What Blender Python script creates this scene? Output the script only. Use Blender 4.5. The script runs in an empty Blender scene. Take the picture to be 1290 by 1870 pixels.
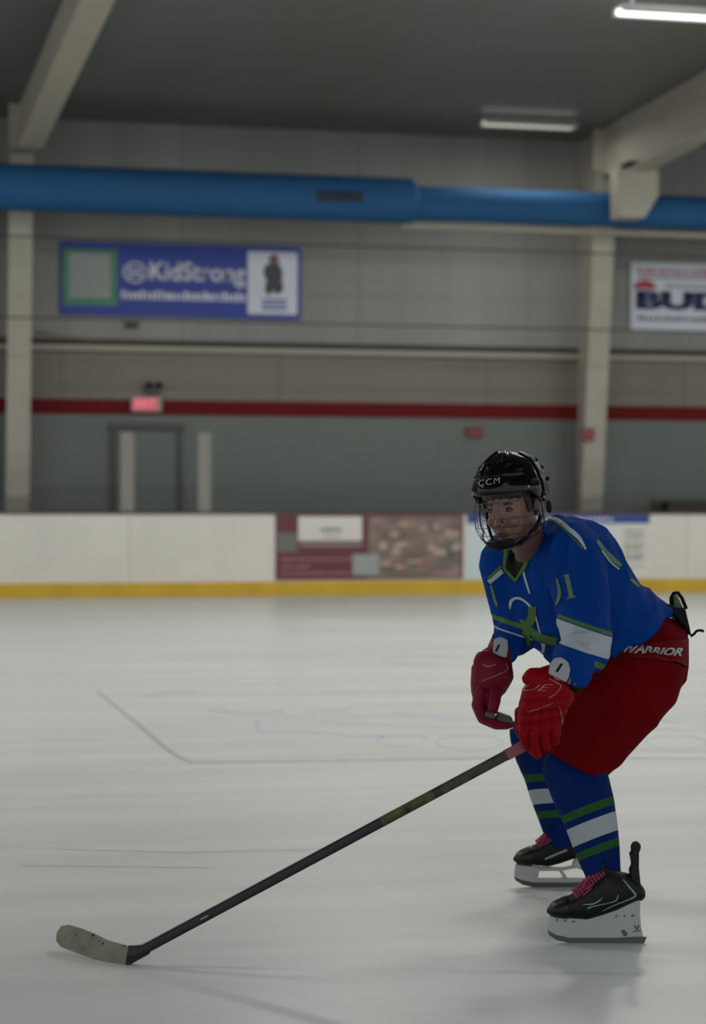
import bpy, bmesh, math, random
from mathutils import Vector, Matrix, noise
from mathutils.bvhtree import BVHTree
random.seed(7)
SC = bpy.context.scene
COL = SC.collection
PI = math.pi

# ------------------------------------------------------------------ camera
F, CX, CY, CAMH = 4000.0, 645.0, 935.0, 1.395
YAW, PITCH, ROLL = math.radians(13.6), math.radians(0.716), math.radians(0.2)
fw = Vector((math.sin(YAW)*math.cos(PITCH), math.cos(YAW)*math.cos(PITCH), -math.sin(PITCH)))
r0 = Vector((math.cos(YAW), -math.sin(YAW), 0))
u0 = r0.cross(fw)
CR = r0*math.cos(ROLL) + u0*math.sin(ROLL)
CU = u0*math.cos(ROLL) - r0*math.sin(ROLL)
CF = fw
CP = Vector((0, 0, CAMH))
cd = bpy.data.cameras.new('camera'); cam = bpy.data.objects.new('camera', cd); COL.objects.link(cam)
M = Matrix((CR, CU, -CF)).transposed().to_4x4(); M.translation = CP
cam.matrix_world = M
cd.sensor_fit = 'VERTICAL'; cd.sensor_height = 36; cd.lens = F/1870*36
cd.clip_start = 0.1; cd.clip_end = 300
cd.dof.use_dof = True; cd.dof.focus_distance = 6.75; cd.dof.aperture_fstop = 2.6
SC.camera = cam

# ------------------------------------------------------------------ light and exposure
w = bpy.data.worlds.new('world'); SC.world = w; w.use_nodes = True
w.node_tree.nodes['Background'].inputs[0].default_value = (0.90, 0.97, 1.0, 1)
w.node_tree.nodes['Background'].inputs[1].default_value = 1.4
SC.view_settings.view_transform = 'Standard'; SC.view_settings.look = 'None'
SC.view_settings.gamma = 1; SC.view_settings.use_curve_mapping = False
SC.view_settings.exposure = 0.0
LAMP_W = 118.0

# ------------------------------------------------------------------ measuring
def ray(px, py):
    return (CR*((px-CX)/F) - CU*((py-CY)/F) + CF)
def W(px, py, d): return CP + ray(px, py)*d
def G(px, py, z=0.0):
    r = ray(px, py); return CP + r*((z-CAMH)/r.z)
def PY(px, py, Y):
    r = ray(px, py); return CP + r*(Y/r.y)
def VV(dx, dy, dd, d=6.95):                 # small vector given in picture units at distance d
    return CR*(dx*d/F) - CU*(dy*d/F) + CF*dd

# ------------------------------------------------------------------ materials
def lin(h):
    if isinstance(h, str):
        c = [int(h[i:i+2], 16)/255 for i in (0, 2, 4)]
        return tuple(x/12.92 if x <= .04045 else ((x+.055)/1.055)**2.4 for x in c) + (1,)
    return tuple(h)+(1,)
def mat(name, col, rough=.6, metal=0, var=0.0, scale=8, bump=0.0, bscale=60, stretch=None, col2=None, coat=0, spec=.5, alpha=1, trans=0, emit=None, es=0, sheen=0):
    m = bpy.data.materials.new(name); m.use_nodes = True
    nt = m.node_tree; b = nt.nodes['Principled BSDF']
    b.inputs['Base Color'].default_value = lin(col); b.inputs['Roughness'].default_value = rough
    b.inputs['Metallic'].default_value = metal; b.inputs['Specular IOR Level'].default_value = spec
    b.inputs['Coat Weight'].default_value = coat; b.inputs['Alpha'].default_value = alpha
    b.inputs['Transmission Weight'].default_value = trans; b.inputs['Sheen Weight'].default_value = sheen
    if emit: b.inputs['Emission Color'].default_value = lin(emit); b.inputs['Emission Strength'].default_value = es
    tc = nt.nodes.new('ShaderNodeTexCoord'); mp = nt.nodes.new('ShaderNodeMapping')
    nt.links.new(tc.outputs['Object'], mp.inputs[0])
    if stretch: mp.inputs['Scale'].default_value = stretch
    if var or col2:
        n = nt.nodes.new('ShaderNodeTexNoise'); n.inputs['Scale'].default_value = scale; n.inputs['Detail'].default_value = 5
        nt.links.new(mp.outputs[0], n.inputs['Vector'])
        r = nt.nodes.new('ShaderNodeValToRGB'); r.color_ramp.elements[0].position = .3; r.color_ramp.elements[1].position = .7
        c = lin(col)
        r.color_ramp.elements[0].color = lin(col2) if col2 else tuple(x*(1-var) for x in c[:3])+(1,)
        r.color_ramp.elements[1].color = c if col2 else tuple(min(1, x*(1+var)) for x in c[:3])+(1,)
        nt.links.new(n.outputs['Fac'], r.inputs[0]); nt.links.new(r.outputs[0], b.inputs['Base Color'])
    if bump:
        n2 = nt.nodes.new('ShaderNodeTexNoise'); n2.inputs['Scale'].default_value = bscale; n2.inputs['Detail'].default_value = 3
        nt.links.new(mp.outputs[0], n2.inputs['Vector'])
        bp = nt.nodes.new('ShaderNodeBump'); bp.inputs['Strength'].default_value = bump; bp.inputs['Distance'].default_value = .01
        nt.links.new(n2.outputs['Fac'], bp.inputs['Height']); nt.links.new(bp.outputs[0], b.inputs['Normal'])
    return m
def seams(m, axis, step, width, dark, off=0.0):
    """thin darker joints repeating along an object axis (panel joints of the thing itself)"""
    nt = m.node_tree; b = nt.nodes['Principled BSDF']
    tc = nt.nodes.new('ShaderNodeTexCoord'); sp = nt.nodes.new('ShaderNodeSeparateXYZ'); nt.links.new(tc.outputs['Object'], sp.inputs[0])
    def mth(op, a, v):
        q = nt.nodes.new('ShaderNodeMath'); q.operation = op; nt.links.new(a, q.inputs[0]); q.inputs[1].default_value = v; return q.outputs[0]
    a = mth('ADD', sp.outputs['XYZ'.index(axis)], off + 1000*step); a = mth('MODULO', a, step); a = mth('LESS_THAN', a, width)
    mx = nt.nodes.new('ShaderNodeMix'); mx.data_type = 'RGBA'; nt.links.new(a, mx.inputs[0])
    src = b.inputs['Base Color'].links
    if src: nt.links.new(src[0].from_socket, mx.inputs[6])
    else: mx.inputs[6].default_value = b.inputs['Base Color'].default_value
    mx.inputs[7].default_value = lin(dark); nt.links.new(mx.outputs[2], b.inputs['Base Color'])
    return m
MT = {}
MT['ice'] = mat('ice', 'c4c7c3', .32, spec=.35, var=.09, scale=1.6, bump=.12, bscale=2.2, stretch=(.22, 2.2, 1))
MT['board'] = mat('board_white', 'c9c5bb', .35, var=.04, scale=2, stretch=(.5, 1, 1))
MT['kick'] = mat('kick_yellow', 'b8940c', .35, var=.1, scale=3, stretch=(1, 1, .3))
MT['rail'] = mat('rail_maroon', '4a2025', .4)
MT['wall_up'] = seams(mat('wall_upper', '82817c', .6, var=.13, scale=.8, stretch=(1.3, 1, .12)), 'X', 2.4, .03, '777672')
MT['wall_mid'] = seams(mat('wall_middle', '736e64', .7, var=.07, scale=.9, stretch=(1, 1, .4)), 'X', 2.9, .05, '6a655c', 1.1)
MT['wall_low'] = mat('wall_lower', '5c615b', .5, var=.06, scale=.9, stretch=(1, 1, .5))
MT['stripe'] = mat('stripe_red', (.115, .006, .008), .7, var=.06, scale=2, spec=.15)
MT['ledge'] = mat('ledge_beige', '9a9585', .5)
MT['gapdark'] = mat('dark_gap', '33302b', .8)
MT['ceil'] = seams(mat('ceiling_lining', '6a6c6d', .5, var=.12, scale=.5, stretch=(1.2, .3, 1), col2='64625c'), 'X', 1.55, .06, '62666a')
MT['steel'] = mat('frame_paint', 'a79f91', .6, var=.06, scale=3)
MT['steel_light'] = mat('flange_paint', '9c9789', .55, var=.05, scale=3)
MT['duct'] = mat('duct_blue', (.022, .090, .21), .7, spec=.12, var=.05, scale=2, stretch=(.4, 1, 1))
MT['black'] = mat('black', '060607', .6, spec=.12)
MT['vent'] = mat('vent_dark', '0a2030', .6)
MT['cable'] = mat('cable_grey', '3d3c38', .6)
MT['banner_blue'] = mat('banner_blue', '21388c', .55, var=.04, scale=2)
MT['white'] = mat('print_white', 'c6c8d2', .5)
MT['greenp'] = mat('panel_green', '3d7a5a', .5)
MT['greyp'] = mat('panel_grey', '8d918c', .6, var=.05)
MT['navy'] = mat('print_navy', '1b1c4c', .5)
MT['redp'] = mat('print_red', '9a2b38', .5)
MT['pinkp'] = mat('print_rose', 'a5707c', .5)
MT['greytxt'] = mat('print_grey', '62625f', .5)
MT['maroon'] = mat('print_maroon', '5b2429', .45)
MT['blueband'] = mat('print_blueband', '1f3c7e', .45)
MT['paleblue'] = mat('print_paleblue', 'a9c3cb', .45, col2='bfc6c4', scale=1.2)
MT['photo'] = mat('print_photo', '8d7468', .45, col2='4b4743', scale=3.2, stretch=(1, 1, 1.6))
MT['exitw'] = mat('exit_face', 'b0575f', .4, emit='e0505c', es=.35)
MT['exitt'] = mat('exit_text', 'd08088', .4, emit='ff9aa0', es=.4)
MT['door'] = mat('door_grey', '5b605c', .5, var=.05)
MT['doorframe'] = mat('door_frame', '3c3f3a', .5)
MT['bench'] = mat('bench_brown', '4a342b', .6, col2='3a3a28', scale=2)
MT['post'] = mat('post_white', '78766f', .4, var=.04)
MT['lampw'] = mat('lamp_housing', 'a9a7a3', .5)
MT['lampe'] = mat('lamp_tube', 'ffffff', .5, emit='f4f2ff', es=2.6)
MT['lampdim'] = mat('lamp_tube_dim', 'e8e2d8', .5, emit='fff2e4', es=.38)
gl = mat('rink_glass', 'ffffff', .0, trans=1, alpha=1); gl.node_tree.nodes['Principled BSDF'].inputs['IOR'].default_value = 1.04; MT['glass'] = gl
MT['linegrey'] = mat('ice_line_grey', 'a2a5a4', .4, var=.15, scale=5)
MT['logoblue'] = mat('ice_logo_blue', 'b0b5bb', .4, var=.08, scale=3)
MT['linefaint'] = mat('ice_line_faint', 'b5b7b5', .4, var=.1, scale=3)

MT['jersey'] = mat('jersey_blue', (.0015, .030, .170), .85, bump=.15, bscale=14, var=.05, scale=4, spec=.06)
MT['jgreen'] = mat('jersey_green', (.055, .11, .03), .8, spec=.15)
MT['jwhite'] = mat('jersey_white', (.30, .33, .36), .8, spec=.15)
MT['lgreen'] = mat('number_green', (.09, .14, .085), .7, spec=.15)
MT['pants'] = mat('pants_red', (.095, .0008, .0026), .8, bump=.12, bscale=12, var=.08, scale=5, spec=.03)
MT['pants2'] = mat('pants_panel', (.100, .002, .005), .7, var=.05, scale=4, spec=.06)
MT['sock'] = mat('sock_blue', (.0008, .011, .080), .9, spec=.1, bump=.1, bscale=120)
MT['sgreen'] = mat('sock_green', (.014, .062, .018), .9, spec=.1, bump=.1, bscale=120)
MT['swhite'] = mat('sock_white', (.27, .29, .31), .9, spec=.1, bump=.1, bscale=120)
MT['skin'] = mat('skin', (.135, .062, .043), .55, var=.07, scale=18)
MT['lips'] = mat('lips', (.075, .022, .018), .5)
MT['hair'] = mat('hair', '0c0a0a', .5, bump=.4, bscale=90)
MT['eyew'] = mat('eye_white', (.055, .042, .038), .4, spec=.2)
MT['iris'] = mat('iris', '120b08', .2)
MT['shell'] = mat('helmet_gloss', '020203', .14, spec=.2)
MT['shell2'] = mat('helmet_matte', '080808', .4, spec=.2)
MT['wire'] = mat('cage_wire', '3a3b3d', .35, metal=.6)
MT['wireb'] = mat('cage_black', '070708', .4, spec=.3)
MT['clear'] = mat('clear_plastic', '6f7478', .15, alpha=.35)
MT['logo_w'] = mat('logo_white', (.28, .28, .28), .5)
MT['strapm'] = mat('strap_maroon', (.02, .002, .004), .6)
MT['glove'] = mat('glove_red', (.17, .0012, .004), .55, spec=.06, bump=.12, bscale=25, var=.06, scale=10)
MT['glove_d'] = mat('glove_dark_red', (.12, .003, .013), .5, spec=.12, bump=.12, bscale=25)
MT['piping'] = mat('glove_piping', (.26, .07, .06), .4)
MT['palm'] = mat('glove_palm', (.055, .054, .053), .7, bump=.2, bscale=50)
MT['cuffw'] = mat('cuff_white', (.23, .23, .25), .6)
MT['boot'] = mat('boot_black', '090a0d', .5, spec=.2, var=.1, scale=20)
MT['bootcap'] = mat('boot_toe', '08090a', .4, spec=.25)
MT['silver'] = mat('boot_silver', (.16, .18, .19), .35)
MT['lace'] = mat('lace_pink', (.20, .014, .05), .8)
MT['holder'] = mat('holder_white', (.28, .28, .265), .4, var=.05, scale=20)
MT['runner'] = mat('runner_steel', (.07, .072, .068), .3, metal=.5)
MT['guard'] = mat('tendon_guard', '111316', .6, spec=.2)
MT['stick'] = mat('stick_black', '0a0b0c', .45, spec=.3)
MT['stick_olive'] = mat('stick_olive', (.075, .085, .012), .5, spec=.2, col2='101210', scale=28)
MT['stick_grey'] = mat('stick_grey', (.045, .05, .03), .5, spec=.2, col2='121310', scale=30)
MT['tapew'] = mat('blade_tape', (.19, .185, .135), .85, bump=.3, bscale=60, col2=(.12, .115, .085), scale=16)
MT['tapep'] = mat('grip_tape_pink', (.19, .055, .055), .8, bump=.3, bscale=120)
MT['neon'] = mat('neon_green', (.04, .07, .012), .6)

# ------------------------------------------------------------------ object helpers
def place(o, parent):
    if parent is not None:
        o.parent = parent; bpy.context.view_layer.update()
        o.matrix_parent_inverse = parent.matrix_world.inverted()
def mk(name, bm, mats, parent=None, smooth=False, bevel=0, seg=2, solid=0):
    bmesh.ops.recalc_face_normals(bm, faces=bm.faces)
    me = bpy.data.meshes.new(name); bm.to_mesh(me); bm.free()
    if not isinstance(mats, (list, tuple)): mats = [mats]
    for m in mats: me.materials.append(MT[m] if isinstance(m, str) else m)
    co = [v.co for v in me.vertices]
    lo = Vector([min(c[i] for c in co) for i in range(3)]); hi = Vector([max(c[i] for c in co) for i in range(3)])
    cen = (lo+hi)/2; cen.z = lo.z
    me.transform(Matrix.Translation(-cen))
    o = bpy.data.objects.new(name, me); o.location = cen; COL.objects.link(o)
    if smooth:
        for p in me.polygons: p.use_smooth = True
        if smooth == 'auto':
            e = o.modifiers.new('w', 'WEIGHTED_NORMAL'); e.keep_sharp = True
    if solid:
        s = o.modifiers.new('s', 'SOLIDIFY'); s.thickness = solid; s.offset = 0
    if bevel:
        b = o.modifiers.new('b', 'BEVEL'); b.width = bevel; b.segments = seg; b.limit_method = 'ANGLE'
    place(o, parent)
    return o
def islands(bm):
    seen = set(); out = []
    for f in bm.faces:
        if f in seen: continue
        st = [f]; seen.add(f); grp = []
        while st:
            g = st.pop(); grp.append(g)
            for v in g.verts:
                for h in v.link_faces:
                    if h not in seen: seen.add(h); st.append(h)
        nb = bmesh.new(); mp = {}
        for g in grp:
            for v in g.verts:
                if v not in mp: mp[v] = nb.verts.new(v.co)
            nf = nb.faces.new([mp[v] for v in g.verts]); nf.material_index = g.material_index
        out.append(nb)
    bm.free(); return out
def mks(name, bm, m, parent, **k):          # every loose piece becomes a part of its own
    return [mk(name, b, m, parent, **k) for b in islands(bm)]
def tag(o, label=None, cat=None, group=None, kind=None):
    for k, v in (('label', label), ('category', cat), ('group', group), ('kind', kind)):
        if v: o[k] = v
    return o
def empty(name, loc, label, cat, group=None):
    o = bpy.data.objects.new(name, None); o.empty_display_size = .1; o.location = loc; COL.objects.link(o)
    bpy.context.view_layer.update(); return tag(o, label, cat, group)
def box(bm, x0, x1, y0, y1, z0, z1, mi=0):
    vs = [bm.verts.new((x, y, z)) for x in (x0, x1) for y in (y0, y1) for z in (z0, z1)]
    for f in ((0, 1, 3, 2), (4, 6, 7, 5), (0, 4, 5, 1), (2, 3, 7, 6), (0, 2, 6, 4), (1, 5, 7, 3)):
        bm.faces.new([vs[i] for i in f]).material_index = mi
def prism(bm, pts, off, mi=0):
    """closed plate between the outline pts and the outline moved by off"""
    a = [bm.verts.new(p) for p in pts]; b = [bm.verts.new(Vector(p)+off) for p in pts]
    n = len(pts); fs = [bm.faces.new(a), bm.faces.new(b[::-1])]
    for i in range(n): fs.append(bm.faces.new((a[i], b[i], b[(i+1) % n], a[(i+1) % n])))
    for f in fs: f.material_index = mi
def loft(bm, rings, n=28, cap='round', mi=0):
    """rings: (centre, A, B) half-axis vectors; optional 4th = squareness"""
    L = []
    rr = list(rings)
    if cap == 'round':
        def capr(r, q):
            c, A, B = r[:3]; c2 = q[0]; t = (c-c2).normalized(); h = min(A.length, B.length)
            return [(c+t*h*math.sin(k), A*math.cos(k), B*math.cos(k)) for k in (1.35, 1.0, .5)]
        s = capr(rr[0], rr[1]); e = capr(rr[-1], rr[-2])
        rr = s + rr + e[::-1]
    for r in rr:
        c, A, B = r[:3]; sq = r[3] if len(r) > 3 else 2.0
        row = []
        for i in range(n):
            a = 2*PI*i/n; ca, sa = math.cos(a), math.sin(a)
            p = 2/sq
            row.append(bm.verts.new(c + A*(math.copysign(abs(ca)**p, ca)) + B*(math.copysign(abs(sa)**p, sa))))
        L.append(row)
    for a, b in zip(L, L[1:]):
        for i in range(n): bm.faces.new((a[i], a[(i+1) % n], b[(i+1) % n], b[i])).material_index = mi
    bm.faces.new(L[0][::-1]).material_index = mi; bm.faces.new(L[-1]).material_index = mi
def tube(bm, pts, rad, n=8, mi=0, closed=False):
    pts = [Vector(p) for p in pts]; k = len(pts)
    if not isinstance(rad, (list, tuple)): rad = [rad]*k
    rows = []; up = None
    for i, p in enumerate(pts):
        a = pts[i-1] if (i or closed) else p; b = pts[(i+1) % k] if (i < k-1 or closed) else p
        t = (b-a)
        if t.length < 1e-9: t = Vector((0, 0, 1))
        t.normalize()
        if up is None: up = t.orthogonal().normalized()
        up = (up - t*up.dot(t))
        if up.length < 1e-6: up = t.orthogonal()
        up.normalize(); s = t.cross(up)
        rows.append([bm.verts.new(p + (up*math.cos(2*PI*j/n) + s*math.sin(2*PI*j/n))*rad[i]) for j in range(n)])
    R = list(zip(rows, rows[1:])) + ([(rows[-1], rows[0])] if closed else [])
    for a, b in R:
        for j in range(n): bm.faces.new((a[j], a[(j+1) % n], b[(j+1) % n], b[j])).material_index = mi
    if not closed:
        bm.faces.new(rows[0][::-1]).material_index = mi; bm.faces.new(rows[-1]).material_index = mi
def ell(bm, c, A, B, C, n=20, m=14, mi=0):
    rows = []
    for j in range(1, m):
        th = PI*j/m
        rows.append([bm.verts.new(c + A*math.sin(th)*math.cos(2*PI*i/n) + B*math.sin(th)*math.sin(2*PI*i/n) + C*math.cos(th)) for i in range(n)])
    t = bm.verts.new(c+C); b = bm.verts.new(c-C)
    for a, q in zip(rows, rows[1:]):
        for i in range(n): bm.faces.new((a[i], q[i], q[(i+1) % n], a[(i+1) % n])).material_index = mi
    for i in range(n):
        bm.faces.new((t, rows[0][i], rows[0][(i+1) % n])).material_index = mi
        bm.faces.new((b, rows[-1][(i+1) % n], rows[-1][i])).material_index = mi
X_, Y_, Z_ = Vector((1, 0, 0)), Vector((0, 1, 0)), Vector((0, 0, 1))
def sph(bm, c, r): ell(bm, c, X_*r, Y_*r, Z_*r)
def limb(bm, nodes, n=20):
    """tapered round limb through (point, radius) nodes"""
    pts = [Vector(p) for p, r in nodes]; rs = [r for p, r in nodes]
    for i in range(len(pts)-1):
        t = (pts[i+1]-pts[i]).normalized(); a = t.orthogonal().normalized(); b = t.cross(a)
        loft(bm, [(pts[i], a*rs[i], b*rs[i]), (pts[i+1], a*rs[i+1], b*rs[i+1])], n)
def blob(bm, voxel, smooth_it=8, fac=.5):
    """unite overlapping closed shapes into one continuous skin"""
    bmesh.ops.recalc_face_normals(bm, faces=bm.faces)
    me = bpy.data.meshes.new('tmp'); bm.to_mesh(me); bm.free()
    o = bpy.data.objects.new('tmp', me); COL.objects.link(o)
    r = o.modifiers.new('r', 'REMESH'); r.mode = 'VOXEL'; r.voxel_size = voxel
    if smooth_it:
        s = o.modifiers.new('s', 'SMOOTH'); s.iterations = smooth_it; s.factor = fac
    dg = bpy.context.evaluated_depsgraph_get(); dg.update()
    m2 = bpy.data.meshes.new_from_object(o.evaluated_get(dg))
    out = bmesh.new(); out.from_mesh(m2)
    bpy.data.objects.remove(o); bpy.data.meshes.remove(me); bpy.data.meshes.remove(m2)
    return out
def wrinkle(bm, amp, freq, stretch=Vector((1, 1, 1)), seed=0.0, mask=None):
    bm.normal_update()
    for v in bm.verts:
        p = Vector((v.co.x*stretch.x, v.co.y*stretch.y, v.co.z*stretch.z))*freq + Vector((seed, 0, 0))
        k = 1-abs(noise.noise(p))*2.2; k2 = noise.noise(p*.45)
        a = amp*(k*.45+k2*.9)
        if mask: a *= mask(v.co)
        v.co += v.normal*a
def folds(bm, amp, freq, stretch, seed, mask=None):
    """sharp-crested cloth folds"""
    bm.normal_update()
    mv = []
    for v in bm.verts:
        p = Vector((v.co.dot(CR)*stretch[0], v.co.dot(CU)*stretch[1], v.co.dot(CF)*stretch[2]))
        p = p + Vector((noise.noise(p*3), noise.noise(p*3+Vector((5, 0, 0))), 0))*.12
        k = max(0, 1-abs(noise.noise(p*freq+Vector((seed, 0, 0))))*3.2)**1.6
        mv.append(v.normal*(amp*(k-.3)*(mask(v.co) if mask else 1)))
    for v, m in zip(bm.verts, mv): v.co += m
def band(bm, p0, nrm, width, cen, rad, mi):
    """sewn band: the faces between two parallel planes, near cen, take material mi"""
    nrm = nrm.normalized()
    for q in (p0, p0+nrm*width):
        fs = [f for f in bm.faces if (f.calc_center_median()-cen).length < rad+.03]
        g = set(fs)
        for f in fs: g.update(f.edges); g.update(f.verts)
        bmesh.ops.bisect_plane(bm, geom=list(g), dist=1e-5, plane_co=q, plane_no=nrm)
    for f in bm.faces:
        c = f.calc_center_median()
        if (c-cen).length < rad and 0 < (c-p0).dot(nrm) < width: f.material_index = mi
def bvh(o):
    me = o.data; mw = Matrix.Translation(o.location) if o.parent is None else o.matrix_world
    bpy.context.view_layer.update(); mw = o.matrix_world
    return BVHTree.FromPolygons([mw @ v.co for v in me.vertices], [list(p.vertices) for p in me.polygons])
def flat_to_grid(bm, step):
    for ax in (0, 1):
        lo = min(v.co[ax] for v in bm.verts); hi = max(v.co[ax] for v in bm.verts)
        q = math.floor(lo/step)*step + step
        while q < hi:
            co = Vector((0, 0, 0)); co[ax] = q; no = Vector((0, 0, 0)); no[ax] = 1
            bmesh.ops.bisect_plane(bm, geom=bm.verts[:]+bm.edges[:]+bm.faces[:], dist=1e-4, plane_co=co, plane_no=no)
            q += step
def sew(name, bm, tree, m, parent, off=.0018, step=6, dmax=None):
    """lay a flat cut-out (bm, picture units) on a surface as real applique"""
    flat_to_grid(bm, step)
    dead = []
    for v in bm.verts:
        r = ray(v.co.x, v.co.y).normalized()
        hit, nor, idx, dist = tree.ray_cast(CP, r)
        if hit is None: dead.append(v); continue
        if nor.dot(r) > 0: nor = -nor
        v.co = hit + nor*off
    if dead: bmesh.ops.delete(bm, geom=dead, context='VERTS')
    bmesh.ops.triangulate(bm, faces=bm.faces)
    me = bpy.data.meshes.new(name)
    # give the cloth piece a thickness of its own
    o = mk(name, bm, m, parent, smooth=True)
    s = o.modifiers.new('s', 'SOLIDIFY'); s.thickness = .0016; s.offset = 0
    return o
def poly(pts):
    bm = bmesh.new(); vs = [bm.verts.new((x, y, 0)) for x, y in pts]; bm.faces.new(vs)
    bmesh.ops.triangulate(bm, faces=bm.faces); return bm
def ribbon(pts, wd, bm=None, sharp=False):
    if len(pts) > 2 and not sharp:            # smooth the course of the stripe
        ws = wd if isinstance(wd, (list, tuple)) else [wd]*len(pts)
        q = [(x, y, k) for (x, y), k in zip(pts, ws)]; o = []
        for i in range(len(q)-1):
            p0, p1, p2, p3 = q[max(0, i-1)], q[i], q[i+1], q[min(len(q)-1, i+2)]
            for j in range(4):
                t = j/4; o.append(tuple(.5*(2*b+(c-a)*t+(2*a-5*b+4*c-d)*t*t+(3*b-a-3*c+d)*t**3) for a, b, c, d in zip(p0, p1, p2, p3)))
        o.append(q[-1]); pts = [(x, y) for x, y, k in o]; wd = [max(.5, k) for x, y, k in o]
    bm = bm or bmesh.new(); P = [Vector((x, y)) for x, y in pts]
    if not isinstance(wd, (list, tuple)): wd = [wd]*len(P)
    rows = []
    for i, p in enumerate(P):
        a = P[max(0, i-1)]; b = P[min(len(P)-1, i+1)]; t = (b-a).normalized(); nrm = Vector((-t.y, t.x))*wd[i]/2
        rows.append((bm.verts.new((p.x+nrm.x, p.y+nrm.y, 0)), bm.verts.new((p.x-nrm.x, p.y-nrm.y, 0))))
    for a, b in zip(rows, rows[1:]): bm.faces.new((a[0], a[1], b[1], b[0]))
    return bm
def text_bm(s, bold=0.0, shear=0.0, spacing=1.0):
    cu = bpy.data.curves.new('t', 'FONT'); cu.body = s; cu.size = 1; cu.offset = bold; cu.shear = shear; cu.space_character = spacing
    cu.resolution_u = 4
    o = bpy.data.objects.new('t', cu); COL.objects.link(o)
    dg = bpy.context.evaluated_depsgraph_get(); dg.update()
    me = bpy.data.meshes.new_from_object(o.evaluated_get(dg))
    bm = bmesh.new(); bm.from_mesh(me)
    bpy.data.objects.remove(o); bpy.data.curves.remove(cu); bpy.data.meshes.remove(me)
    lo = [min(v.co[i] for v in bm.verts) for i in (0, 1)]; hi = [max(v.co[i] for v in bm.verts) for i in (0, 1)]
    for v in bm.verts: v.co = Vector(((v.co.x-lo[0])/(hi[0]-lo[0]), (v.co.y-lo[1])/(hi[1]-lo[1]), 0))
    bmesh.ops.remove_doubles(bm, verts=bm.verts, dist=1e-5)
    return bm
def text_px(s, o, u, v, **k):       # picture-unit text: o lower left, u along, v up
    bm = text_bm(s, **k)
    for q in bm.verts: q.co = Vector((o[0]+u[0]*q.co.x+v[0]*q.co.y, o[1]+u[1]*q.co.x+v[1]*q.co.y, 0))
    return bm
def text_wall(name, s, x0, x1, z0, z1, Y, m, parent, **k):
    bm = text_bm(s, **k)
    for q in bm.verts: q.co = Vector((x0+(x1-x0)*q.co.x, Y, z0+(z1-z0)*q.co.y))
    fs = bm.faces[:]
    r = bmesh.ops.extrude_face_region(bm, geom=fs)
    for g in r['geom']:
        if isinstance(g, bmesh.types.BMVert): g.co.y -= .006
    return mk(name, bm, m, parent)
def plate(name, x0, x1, z0, z1, Y, th, m, parent, bevel=0):
    bm = bmesh.new(); box(bm, min(x0, x1), max(x0, x1), Y-th, Y, min(z0, z1), max(z0, z1)); return mk(name, bm, m, parent, bevel=bevel)
def blocks(name, x0, x1, z0, z1, Y, m, parent, n, seed=1):     # a line of print too blurred to read
    rnd = random.Random(seed); bm = bmesh.new(); x = x0; st = (x1-x0)/n
    while x < x1:
        wd = st*rnd.uniform(.5, .8); box(bm, x, min(x+wd, x1), Y-.006, Y, z0, z0+(z1-z0)*rnd.choice((.75, 1, 1, .8))); x += st
    return mk(name, bm, m, parent)

# ================================================================== SETTING
YB = G(645, 1087).y                 # ice edge at the boards
YW = YB + 1.9                       # far wall
XL, XR = -24.0, 38.0
def stru(name, bm, m, **k): return tag(mk(name, bm, m, **k), kind='structure')
bm = bmesh.new(); box(bm, XL, XR, -3, YW+.2, -.12, 0); stru('floor', bm, 'ice')
zs = PY(645, 735, YW).z; zs2 = PY(645, 762, YW).z            # red stripe
zl = PY(645, 641, YW).z                                       # ledge
ztop = PY(645, 242, YW).z
bm = bmesh.new()
box(bm, XL, XR, YW, YW+.2, 0, zs2, 2); box(bm, XL, XR, YW, YW+.2, zs2, zl, 1); box(bm, XL, XR, YW, YW+.2, zl, ztop+.3, 0)
stru('wall_back', bm, ['wall_up', 'wall_mid', 'wall_low'])
bm = bmesh.new(); box(bm, XL, XR, YW-.012, YW, zs2, zs); stru('trim_1', bm, 'stripe')
bm = bmesh.new(); box(bm, XL, XR, YW-.10, YW-.001, zl-.06, zl+.01); stru('trim_2', bm, 'ledge', bevel=.008)
bm = bmesh.new(); box(bm, XL, XR, YW-.05, YW-.001, zl+.0105, zl+.09); stru('trim_3', bm, 'gapdark')
# sloping roof lining, rising towards the middle of the hall
SL = .04
bm = bmesh.new()
a = [Vector((XL, YW, ztop)), Vector((XR, YW, ztop)), Vector((XR, YW-18, ztop+18*SL)), Vector((XL, YW-18, ztop+18*SL)),]
prism(bm, a, Vector((0, 0, .1)))
b_ = [Vector((XL, YW-18, ztop+18*SL)), Vector((XR, YW-18, ztop+18*SL)), Vector((XR, -3, ztop+18*SL-(YW-15)*SL)), Vector((XL, -3, ztop+18*SL-(YW-15)*SL))]
prism(bm, b_, Vector((0, 0, .1)))
stru('ceiling', bm, 'ceil')
def ceil_z(y): return ztop + (YW-y)*SL
def on_ceiling(px, py, drop=0):
    r = ray(px, py)     # CAMH + r.z t = ztop - drop + (YW - r.y t) SL
    t = (ztop-drop+YW*SL-CAMH)/(r.z+r.y*SL); return CP+r*t
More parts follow.
